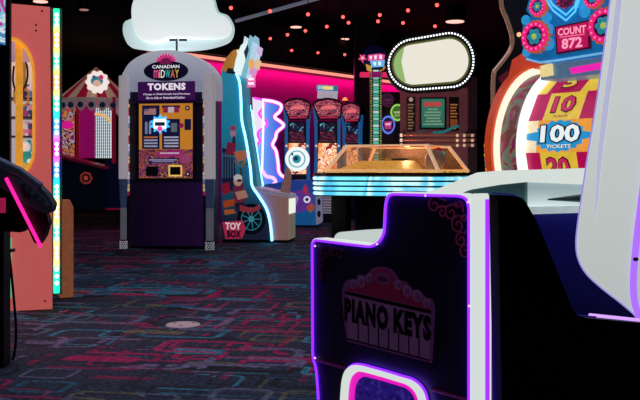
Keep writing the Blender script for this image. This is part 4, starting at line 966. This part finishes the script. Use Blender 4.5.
G = facet(0, .010); mb.text('TICKETS', .0, -.064, 0, .17, .024, M('#141a3a', .3, e=.1), .06, xf=G); G = facet(0, .012); mb.text('TICKETS', .0, -.064, 0, .167, .022, E('#eef6f8', .95), .02, xf=G)
for i in (1, 2, -1, 3):
    G = facet(i, .005); w = .15 if i != 2 else .085; xx = -.015 if i != 2 else -.045
    mb.text(lab[i], xx, .01, 0, w+.016, .128, M('#3a0a30', .4, e=.2), .06, xf=G); G = facet(i, .008)
    mb.text(lab[i], xx, .01, 0, w, .112, M('#d02860' if i != 2 else '#e8c84a', .4, e=.7), .03, xf=G)
    G = facet(i, .006); mb.text('TICKETS', xx, -.076, 0, .1, .016, M('#5a1038', .4, e=.2), .02, xf=G)
mb.build('drum_numerals', t.e, flip=False)
MB().lathe([(RD*.95, -.238), (RD*.95, .238)], (0, cy, CZ), M('#301020', .6), 'x', 32).build('drum_core', t.e)
A0, A1 = -32, 128
MB().arc(-.285, -.235, RD-.06, RD+.03, cy, CZ, A0, 118, E('#eef6f4', 1.15)).build('white_glare_band', t.e)  # glowing band imitates the white glare at the drum's left edge
MB().arc(-.424, -.287, RD-.02, RD+.005, cy, CZ, A0, A1, blot(['#7a1c4a', '#8a6a4a', '#5a7a6a', '#a03058', '#6a4030'], 8, .5)).build('patterned_band', t.e)
MB().arc(-.440, -.426, RD-.03, RD+.05, cy, CZ, A0, A1, E('#fff0d8', 1.1)).build('lit_rim', t.e)
MB().arc(-.49, -.442, RD-.03, RD+.075, cy, CZ, A0, A1, OR_).build('orange_rim', t.e)
mb = MB()
for a, c_ in ((-14, '#f0e060'), (-11, '#3a9a70'), (-8, '#a050a0'), (-5, '#f0d050'), (-2, '#c03a60'), (1, '#e8a030')): mb.arc(-.492, -.488, RD-.02, RD+.077, cy, CZ, a, a+2, M(c_, .4, e=.6), 3)
mb.build('rim_stripes', t.e)
MB().arc(.245, .30, RD-.1, RD+.06, cy, CZ, A0, A1, M('#b81220', .4, e=.55)).build('red_rim', t.e)
MB().arc(.302, .42, RD-.12, RD+.03, cy, CZ, A0, A1, M('#5a0a18', .4, e=.2)).build('right_housing', t.e)
MB().tube([(-.42, .04, CZ-.27), (.3, .04, CZ-.27)], .018, E('#f4dcc0', .9)).build('front_sill_light', t.e)
MB().box(-.56, .56, .02, 1.15, .02, CZ-.29, M('#15121c', .5)).build('base_cabinet', t.e, bev=.01)
MB().box(-.56, .44, 1.06, 1.2, CZ-.288, 1.6, M('#1a1018', .5)).build('back_panel', t.e)
# header bar above the drum
yb = .10
hb = t.P([(541, 66), (562, 62), (606, 56), (606, 73), (566, 78), (541, 80)], yb)
MB().prism(hb, yb, yb+.28, M('#6a8aa8', .35, .2, e=.4)).build('header_bar', t.e)
MB().prism(t.P([(570, 68), (604, 62), (604, 68.5), (572, 74)], yb-.004), yb-.01, yb-.001, E('#f020b0', 1.0)).build('pink_light_bar', t.e)
MB().prism(t.P([(541, 66), (551, 63.5), (552, 75), (541, 77)], yb-.02), yb-.03, yb-.002, M('#f0d890', .4, e=.8)).build('cream_block', t.e)
MB().prism(t.P([(508, 78), (512, 60), (524, 52), (534, 52), (540, 66), (528, 72), (516, 84)], .42), .42, .6, M('#d8482a', .45, e=.5)).build('orange_fin', t.e)
# marquee
ym = .06; BLU = M('#1272b4', .4, e=.55)
mp = t.P([(529, -30), (529, 0), (526, 10), (531, 17), (523, 24), (522, 44), (526, 58), (540, 63), (560, 60.5), (608, 53), (612, -30)], ym)
MB().prism(mp, ym, ym+.22, BLU).build('marquee', t.e)
mb = MB(); lb = M('#2a9ad8', .4, e=.7)
for px, py, r in ((526, 20, .03), (547, 18, .035), (548, 30, .04), (549, 44, .04), (527, 52, .03), (585, 12, .035), (582, 4, .03)): c = t.p(px, py, ym); mb.prism(circ(c[0], c[1], r, n=10), ym-.008, ym, lb)
mb.prism(t.P([(527, 58), (540, 61.5), (560, 59), (607, 51.5), (607, 53.5), (560, 61), (540, 63.5), (527, 60)], ym), ym-.01, ym, M('#7ac0e8', .4, e=.7)); mb.build('marquee_relief', t.e)
def gear(px, py, r, name='gear'):
    c = t.p(px, py, ym-.01); n = 18
    o = MB(); o.prism([(c[0]+(r*1.12 if i % 4 in (0, 1) else r*.93)*math.cos(2*PI*i/(4*n)), c[1]+(r*1.12 if i % 4 in (0, 1) else r*.93)*math.sin(2*PI*i/(4*n))) for i in range(4*n)], ym-.03, ym-.0005, M('#c8602a', .4, e=.55)); g_ = o.build(name, t.e)
    m = MB(); ringp(m, circ(c[0], c[1], r*.98, n=36), circ(c[0], c[1], r*.68, n=36), ym-.045, ym-.03, E('#f01a78', .95)); m.prism(circ(c[0], c[1], r*.68), ym-.034, ym-.03, M('#3a0c40', .4, e=.35))
    for i in range(14): a = 2*PI*i/14; m.ball((c[0]+r*.83*math.cos(a), ym-.044, c[1]+r*.83*math.sin(a)), r*.07, E('#ff8ac0', 1), n=6)
    m.build('pink_ring', g_)
    m = MB()
    for i in range(6): a = 2*PI*i/6; m.ball((c[0]+r*.36*math.cos(a), ym-.036, c[1]+r*.36*math.sin(a)), r*.2, M('#2a90a8', .4, e=.6), n=8)
    m.ball((c[0], ym-.036, c[1]), r*.2, M('#b8c850', .4, e=.7), n=8)
    m.build('gear_flower', g_)
gear(537, 37, .090); gear(540, 7, .056); gear(606, 26, .095); gear(595, -2, .056)
sp = t.P([(555.5, 27), (590, 20), (591, 48.5), (557.5, 54.5)], ym-.01)
so = MB().prism(sp, ym-.02, ym-.0005, M('#500830', .4, e=.35)).build('marquee_screen', t.e)
mb = MB(); cx_ = sum(p[0] for p in sp)/4; cz_ = sum(p[1] for p in sp)/4; w = sp[1][0]-sp[0][0]; h = sp[0][1]-sp[3][1]
sk = 0.
mb.prism([(cx_+(p[0]-cx_)*.9, cz_+(p[1]-cz_)*.88) for p in sp], ym-.0225, ym-.02, E('#c80e5c', .8))
mb.text('COUNT', cx_, cz_+h*.24, ym-.025, w*.82, h*.27, E('#ff9ab8', 1.1), .03); mb.text('872', cx_, cz_-h*.2, ym-.025, w*.6, h*.38, E('#ff9ab8', 1.1), .03)
mb.prism([(cx_-w*.36, cz_+h*.035), (cx_+w*.36, cz_+h*.035), (cx_+w*.36, cz_+h*.075), (cx_-w*.36, cz_+h*.075)], ym-.025, ym-.022, E('#ff6a98', 1)); mb.build('screen_lettering', so)
MB().prism(t.P([(560, -26), (575, -28), (573, 4), (564, 9), (557, 5)], ym-.01), ym-.02, ym-.0005, blot(['#3a0a28', '#8a1a50', '#200818', '#c83a78'], 20, .6)).build('upper_screen', t.e)
mb = MB(); nb = E('#5ac8ff', 1.1)
for dz in (0, 5.5): mb.tube([t.p3(a, b+dz, ym-.016) for a, b in ((545, -8), (553, 5), (566, 15), (575, 6), (580, -10))], .006, nb)
mb.build('chevron_neon', t.e)

# ================================================================== dark cabinet with wavy chrome edge
t = T('dark_cabinet', 'dark cabinet with wavy chrome edge behind the prize wheel game', 'arcade cabinet', 520, 6.9, -20)
wl = cr([(500, -30), (501, -5), (502, 8), (507, 20), (512, 37), (511, 48), (505, 58), (497, 68), (494, 73), (493, 88), (493, 110)], 5)
MB().prism([(a, max(.0, b)) for a, b in t.P(wl + [(493, 320), (570, 320), (570, -30)])], 0, .12, M('#120a12', .5)).build('side_panel', t.e)
MB().tube([t.p3(a, b, -.012) for a, b in wl], .018, M('#c89a84', .2, .9, e=.22), n=8, flat=1.2).build('chrome_edge', t.e, smooth=True)
MB().prism(t.P([(498, 78), (508, 70), (511, 80), (503, 86)], -.004), -.01, -.001, M('#6a1428', .5, e=.4)).build('maroon_panel', t.e)
MB().ball(t.p3(519, 34.5, -.04), .018, E('#ffb08a', 1.4), n=8).build('lamp', t.e)

# ================================================================== piano game, front right
t = T('piano_game', 'black piano themed arcade game edged with white and purple light, front right', 'arcade game', 470.5, 2.4, -49.4)
AC = M('#3c3048', .5, coat=.1, var=.2); PRP = E('#5c18f0', 4.2); WHT = E('#d9e2dc', .95)
xA = 0.
front = t.P([(313, 243), (316, 239.5), (372, 246.3), (380, 242), (385, 233), (386.5, 205), (388.5, 196), (393, 193.6), (461, 195.3), (468, 198), (470.5, 206), (470.5, 490), (320, 470), (319, 395), (317, 368), (313.5, 357)])
front = [(a, max(.015, b)) for a, b in front]
fr = rnd(front, .018, 4)
MB().prism(fr, .0, .03, AC).build('front_panel', t.e)
def offs(poly, d):
    out = []; n = len(poly)
    ar = sum(poly[i][0]*poly[(i+1) % n][1]-poly[(i+1) % n][0]*poly[i][1] for i in range(n))
    for i in range(n):
        a = Vector(poly[i-1]); p = Vector(poly[i]); b = Vector(poly[(i+1) % n]); tn = (b-a)
        if tn.length < 1e-9: out.append(tuple(p)); continue
        tn.normalize(); nn = Vector((tn.y, -tn.x))
        if ar < 0: nn = -nn
        out.append(tuple(p+nn*d))
    return out
mb = MB(); ringp(mb, offs(fr, .0055), offs(fr, .0005), -.004, .04, WHT); mb.build('white_edge_light', t.e)
mb = MB(); mb.tube([(a, -.005, b) for a, b in offs(fr, -.0015)], .0042, PRP, closed=True, n=6); mb.build('purple_edge_light', t.e)
# broad corner strip between front and side
c0 = t.p(470.5, 210)[0]+.004
mb = MB(); zt_ = front[8][1]
z_hi = t.p(470, 195)[1]+.004
pts = [(c0, -.004), (c0+.004, -.006), (c0+.027, .020), (c0+.027, .05), (c0, .05)]
mb.loft([(a, b, .015) for a, b in pts], [(a, b, z_hi-.02) for a, b in pts], WHT)
mb.loft([(a, b, z_hi-.02) for a, b in pts], [(a*1. - (.012 if i in (2, 3) else 0), b+(.012 if i in (0, 1) else 0), z_hi) for i, (a, b) in enumerate(pts)], WHT, caps=True)
mb.build('corner_light', t.e)
mb = MB(); mb.tube([(c0+.034, .024, .015), (c0+.034, .024, z_hi-.015)], .0062, PRP, n=6); mb.build('corner_purple_tube', t.e)
# the plaque
def pl(pts, y): return t.P(pts, y)
PQ = M('#5a2a5c', .5, e=.16); PK = M('#6a4274', .5, e=.15); PD = M('#0c0612', .5); PR = M('#5a1030', .5, e=.22)
mb = MB()
crown = cr([(342, 297), (343, 287), (347, 280), (355, 281), (358, 275), (366, 275.5), (372, 268.5), (382, 267), (392, 271), (398, 280), (405, 282), (409, 289), (418, 290.5), (424, 297), (431, 300), (434, 309)], 4)
mb.prism(pl(crown + [(432, 345), (431, 363), (390, 352.5), (347, 341.5), (344, 320)], -.006), -.006, -.0005, PQ); pq = mb.build('plaque', t.e)
mb = MB(); mb.prism(pl([(345, 291), (431, 310.5), (431, 314), (345, 294)], -.008), -.0085, -.006, PD)
mb.prism(pl([(346, 295), (430.5, 315), (429, 360), (348, 338.5)], -.008), -.008, -.006, PK)
for i in range(1, 8):
    f = i/8; a = (348+81*f, 318+20.5*f); b = (348+81*f, 338.3+21.5*f); mb.prism(pl([(a[0]-.5, a[1]), (a[0]+.5, a[1]), (b[0]+.5, b[1]), (b[0]-.5, b[1])], -.009), -.0092, -.008, PD)
mb.prism(pl([(347, 338), (429.5, 359.5), (429.5, 361), (347, 339.5)], -.009), -.0092, -.006, PD)
mb.build('key_print', pq)
mb = MB(); mb.prism(pl([(346, 290), (352, 284), (365, 280), (378, 278), (396, 286), (412, 295), (428, 305), (430, 309.5)], -.0075), -.0078, -.006, PR)
for px, py, r in ((353, 284, .015), (361, 282, .017), (369, 278, .014), (398, 285, .014), (407, 291, .017), (417, 296, .017), (426, 303, .012)): c = t.p(px, py, -.008); mb.prism(circ(c[0], c[1], r), -.0088, -.006, PK); mb.prism(circ(c[0]+.003, c[1]-.002, r*.6), -.0094, -.006, PQ)
c = t.p(383, 278, -.008); mb.prism(circ(c[0], c[1], .047, .026), -.0096, -.006, PR); mb.prism(circ(c[0], c[1], .036, .018), -.0104, -.006, PQ); mb.prism(circ(c[0], c[1]-.004, .024, .008), -.011, -.006, M('#3a1440', .5, e=.15)); mb.build('crown_print', pq)
mb = MB()
for s_, x0, x1, y0a, y1a, y0b, y1b in (('PIANO', 344.5, 388.5, 296.5, 321, 306.5, 331.5), ('KEYS', 393.5, 431.5, 307.5, 333, 316, 342)):
    a0, a1, b0, b1 = t.p(x0, y0a, -.011), t.p(x0, y1a, -.011), t.p(x1, y0b, -.011), t.p(x1, y1b, -.011)
    w = b0[0]-a0[0]; h = ((a0[1]-a1[1])+(b0[1]-b1[1]))/2; cz_ = (a0[1]+a1[1]+b0[1]+b1[1])/4; sk = ((b0[1]+b1[1])-(a0[1]+a1[1]))/2/w
    mb.text(s_, (a0[0]+b0[0])/2, cz_, -.0115, w, h, M('#08040e', .6), .07, gap=1.16, skew=sk)
mb.build('title_lettering', pq)
# scrollwork
def spiral(mb, px, py, r, a0, turns, m, tail=None):
    c = t.p(px, py, -.003); pts = []
    for i in range(26):
        f = i/25; a = a0+turns*2*PI*f; rr = r*(1-.82*f); pts.append((c[0]+rr*math.cos(a), -.003, c[1]+rr*math.sin(a)))
    if tail: q = t.p(*tail, -.003); pts = [(q[0], -.003, q[1])]+pts
    mb.tube(pts, .0022, m, n=5)
SC = M('#5a1838', .5, e=.35); mb = MB()
for px, py, r, a0, tu, tl in ((434, 205, .024, 1.2, 1.3, (446, 201)), (442, 212, .019, 2.5, -1.3, (452, 205)), (451, 213, .026, .6, 1.4, (455, 202)), (459, 205, .012, 0, 1.2, (463, 212)), (458, 225, .027, 1.0, 1.4, (464, 214)), (464, 217, .011, 3, 1.2, None), (461, 240, .022, 1.0, 1.4, (466, 230)), (465, 252, .022, .8, 1.3, (467, 240))): spiral(mb, px, py, r, a0, tu, SC, tl)
mb.build('scroll_ornament', t.e)
mb = MB(); SC2 = M('#34102c', .5, e=.22)
for px, py, r, a0, tu, tl in ((324, 254, .022, 1.2, 1.3, (319, 248)), (331, 252, .018, 2.5, -1.3, (338, 249)), (340, 254, .018, .6, 1.3, (346, 251)), (321, 266, .017, .6, 1.3, (318, 256)), (320, 278, .014, .6, 1.3, (317, 268))): spiral(mb, px, py, r, a0, tu, SC2, tl)
mb.build('scroll_ornament', t.e)
# lower trim ridge and dark kick panel
TR = M('#4a0c3a', .4, e=.35)
for tr_ in ([(315, 359.5), (330, 364), (345, 368)], [(431, 389), (450, 395), (469, 400)]): MB().tube([t.p3(a, b, -.002) for a, b in cr(tr_, 3)], .0045, TR, n=6).build('trim_ridge', t.e)
# speaker window
wo = cr([(342, 432), (343.5, 395), (345.5, 377), (350, 368), (359, 364.5), (380, 369.5), (402, 376), (414, 380), (423, 388), (428, 402), (431, 436)], 4)
def wp(s, y):
    cx, cy_ = 386, 410; return [(a, max(.03, b)) for a, b in pl([(cx+(x-cx)*s, cy_+(y_-cy_)*(s if y_ < cy_ else 1)) for x, y_ in wo], y)]
mb = MB(); ringp(mb, wp(1.04, -.003), wp(.965, -.003), -.004, .0, M('#1a0a40', e=.4)); ringp(mb, wp(1.0, -.006), wp(.86, -.006), -.02, -.0045, WHT); wf = mb.build('window_frame', t.e)
mb = MB(); mb.tube([(a, -.014, b) for a, b in wp(1.01, -.012)], .004, PRP, n=6); mb.build('frame_purple_tube', wf)
mb = MB(); ringp(mb, wp(.855, -.006), wp(.74, -.006), -.012, -.001, E('#e81ac0', 1.0)); mb.build('pink_inner_light', wf)
MB().prism(wp(.73, -.004), -.006, -.0005, blot(['#1a1060', '#2c1c88', '#241468', '#3a2a9a'], 40, .6)).build('window_pane', t.e)
# ---- side panel (right of the corner)
xB = c0+.044
sidep = t.Q([(489, 194.6), (507, 196), (515, 199.5), (521, 209), (530, 226), (545, 262), (560, 299), (566, 311), (575, 316), (600, 318.5), (640, 322.5), (664, 325)], xB)
side = cr(sidep, 4)
yEnd = side[-1][0]
sd_ = MB().prismx([(.040, .015)] + side + [(yEnd, .015)], xB, xB+.03, M('#181420', .5)); sd_.build('side_panel', t.e)
MB().tube([(xB+.012, a, b+.004) for a, b in side[:len(side)-9]], .0028, E('#2c2c90', .35), n=6).build('side_edge_light', t.e)
MB().tube([(xB+.0, a, b+.006) for a, b in t.Q([(590, 317), (610, 319), (640, 322)], xB)], .006, E('#c89af8', 1.3), n=6).build('side_base_light', t.e)
# ---- body inside the panels
xL = front[0][0]
MB().box(xL+.02, xB-.004, .055, .36, .015, t.p(330, 262, .1)[1]-.02, M('#0a0820', .5)).build('lower_body', t.e)
yEnd = side[-1][0]; yD = yEnd+.12
def cap0(poly): return [(a, max(.015, b)) for a, b in poly]
nv = t.P([(404, 204), (505, 209), (505, 215), (640, 211), (640, 400), (404, 400)], yD+.05)
MB().prism(cap0(nv), yD+.05, yD+.35, grad('#06061e', '#16168a', .15, .75, 'Z', .14)).build('navy_body', t.e)
MB().prism(rnd(t.P([(345, 262), (345.5, 235), (350, 231.5), (378, 229), (383, 238), (383, 262)], .12), .012), .07, .15, E('#cfdad6', .85)).build('white_step', t.e)
MB().prism(t.P([(396, 197), (420, 193.5), (437, 189), (477, 172.5), (500, 170.6), (640, 166.5), (640, 187), (525, 182), (500, 184.5), (470, 189.5), (455, 194), (440, 200), (396, 203)], yD), yD, yD+.34, WHT).build('white_deck', t.e)
MB().prism(t.P([(450, 198), (470, 189.7), (500, 184.7), (524.5, 182.2), (524.5, 208), (450, 208)], yD+.01), yD+.012, yD+.03, grad('#3a5a5e', '#152a30', .70, .80, 'Z', .5)).build('teal_window', t.e)
MB().prism(t.P([(524.7, 182.2), (640, 187.2), (640, 206), (524.7, 206.8)], yD+.03), yD+.035, yD+.05, grad('#dfe6e4', '#8fa4a8', .66, .76, 'Z', .8)).build('recess_panel', t.e)
a_, b_ = t.p3(548, 199.5, yD+.02), t.p3(640, 196, yD+.02)
MB().tube([a_, b_], [.003, .036], M('#24383c', .35, .3, e=.2), n=14).build('shadow_cone', t.e, smooth=True)  # solid cone modelled in place of a cone-shaped shadow in the recess
MB().prism(t.P([(514, 207), (640, 205), (640, 211), (526, 214.5), (520, 212)], yD-.02), yD-.02, yD+.34, M('#c0d0d2', .4, e=.62)).build('deck_sill', t.e)
# ---- tall glowing wing
yW = yEnd-.05
lft = cr([(624, -62), (612, -8), (607, 30), (598, 95), (589, 150), (583, 190), (578, 225), (576.5, 245), (579, 260), (587, 274), (602, 288), (620, 302), (634, 314), (638, 320)], 4)
rgt = cr([(639, 319), (634, 306), (632, 292), (632, 275), (635, 240), (640, 200), (648, 130), (657, 40), (668, -62)], 4)
wing = t.P(lft + rgt, yW)
WG = grad('#ccd4cf', '#dfe6e2', .3, 1.2, 'Z', .72)
MB().prism(wing, yW, yW+.13, WG).build('glowing_wing', t.e, bev=.012)
mb = MB(); mb.tube([t.p3(a+1.6, b, yW-.002) for a, b in rgt], .012, E('#a468fa', 1.2), n=8); mb.build('wing_purple_edge', t.e)
mb = MB(); mb.tube([t.p3(a-.4, b, yW-.0) for a, b in lft], .003, E('#a898f0', .8), n=6); mb.build('wing_left_edge', t.e)
st_ = [(a+9+(.018*(250-b) if b < 250 else 0), b) for a, b in cr([(612, -60), (606, -5), (601, 50), (595, 100), (589, 160), (587, 200), (585, 222)], 3)]
mb = MB(); mb.tube([t.p3(a, b, yW-.001) for a, b in st_], [.0005+.011*min(1, (len(st_)-1-i)/8) for i in range(len(st_))], E('#c6c6e8', .8), n=8, flat=.15); mb.build('lavender_stripe', t.e)
MB().lathe([(.006, -.016), (.007, -.011), (.007, -.002)], (t.p(637, 259, yW)[0], yW, t.p(637, 259, yW)[1]), M('#1a1030'), 'y', 12).build('screw', t.e)
MB().box(xB+.001, t.p(660, 325, yW)[0]+.02, yW-.02, yW+.13, .015, t.p(640, 325, yW)[1]-.004, BLACK).build('wing_foot', t.e)
for px, py in ((425.5, 195.5), (468, 202), (469, 306), (315, 246), (377, 244), (315, 358)): c = t.p(px, py, -.008); MB().ball((c[0], -.008, c[1]), .0035, E('#e8b8ff', 1.4), n=8).build('rivet', t.e)

# ================================================================== floor plate
t = T('floor_cover', 'round pale metal cover plate set in the patterned carpet', 'floor plate', 183, CH*FPX/(325-HY), 0)
MB().lathe([(.092, 0), (.092, .003), (.086, .006)], (0, 0, 0), M('#b8a0a0', .45, .3, e=.3), n=36).build('plate', t.e)
mb = MB()
for a in (0.5, 2.6, 4.7): mb.lathe([(.008, .006), (.008, .0075)], (.06*math.cos(a), .06*math.sin(a), 0), M('#5a4a4a'), n=10)
mb.build('screws', t.e)

# ================================================================== lamps
def area(loc, rot, size, power, col, sy=None, spread=180):
    l = bpy.data.lights.new('area', 'AREA'); l.energy = power; l.color = lin(col); l.size = size
    if sy: l.shape = 'RECTANGLE'; l.size_y = sy
    l.spread = math.radians(spread)
    o = bpy.data.objects.new('area_lamp', l); COL.objects.link(o); o.location = loc; o.rotation_euler = rot; return o
def spotl(loc, tgt, power, col, ang=50, blend=.8, r=.15):
    l = bpy.data.lights.new('spot', 'SPOT'); l.energy = power; l.color = lin(col); l.spot_size = math.radians(ang); l.spot_blend = blend; l.shadow_soft_size = r
    o = bpy.data.objects.new('fill_spot', l); COL.objects.link(o); o.location = loc
    o.rotation_euler = (Vector(tgt)-Vector(loc)).to_track_quat('-Z', 'Y').to_euler(); return o
pl_ = bpy.data.lights.new('canopy', 'POINT'); pl_.energy = 13; pl_.color = lin('#ffc49a'); pl_.shadow_soft_size = .05
po = bpy.data.objects.new('canopy_fill', pl_); COL.objects.link(po); po.location = loc2w(PT, .0, .3, 1.08)  # added point light brightening the canopy from inside, no fixture built
# wall wash under the bulkhead
mid = P1+wd*((s0+s1)/2)+Vector((wd.y, -wd.x, 0))*.10+Vector((0, 0, 2.60))
area(mid, (math.radians(-22), 0, wa), s1-s0, 55, '#ff14a0', .04)
# added fills for the carpet: dim overhead area, tinted spots without fixtures
area((-1.2, 5.2, 3.3), (0, 0, 0), 3., 44, '#c4d4ff', 4.5)
spotl((-2.4, 5.5, 3.2), (-1.7, 4.9, 0), 52, '#ff3a86', 60)
spotl((-.2, 8.0, 3.2), (-.4, 7.6, 0), 26, '#4a90ff', 60)
spotl((-.6, 3.6, 3.2), (-.4, 4.2, 0), 45, '#b0d0ff', 60)
W = bpy.data.worlds.new('World'); S.world = W; W.use_nodes = True
W.node_tree.nodes['Background'].inputs[0].default_value = (.010, .012, .030, 1); W.node_tree.nodes['Background'].inputs[1].default_value = .25

# ================================================================== camera
cam = bpy.data.cameras.new('camera'); co = bpy.data.objects.new('camera', cam); COL.objects.link(co)
cam.sensor_width = 36; cam.lens = 36*FPX/640; cam.shift_y = -(200-HY)/640*1.0
co.location = (0, 0, CH); co.rotation_euler = (PI/2, 0, 0); cam.clip_start = .05
S.camera = co
S.view_settings.view_transform = 'Standard'; S.view_settings.look = 'None'
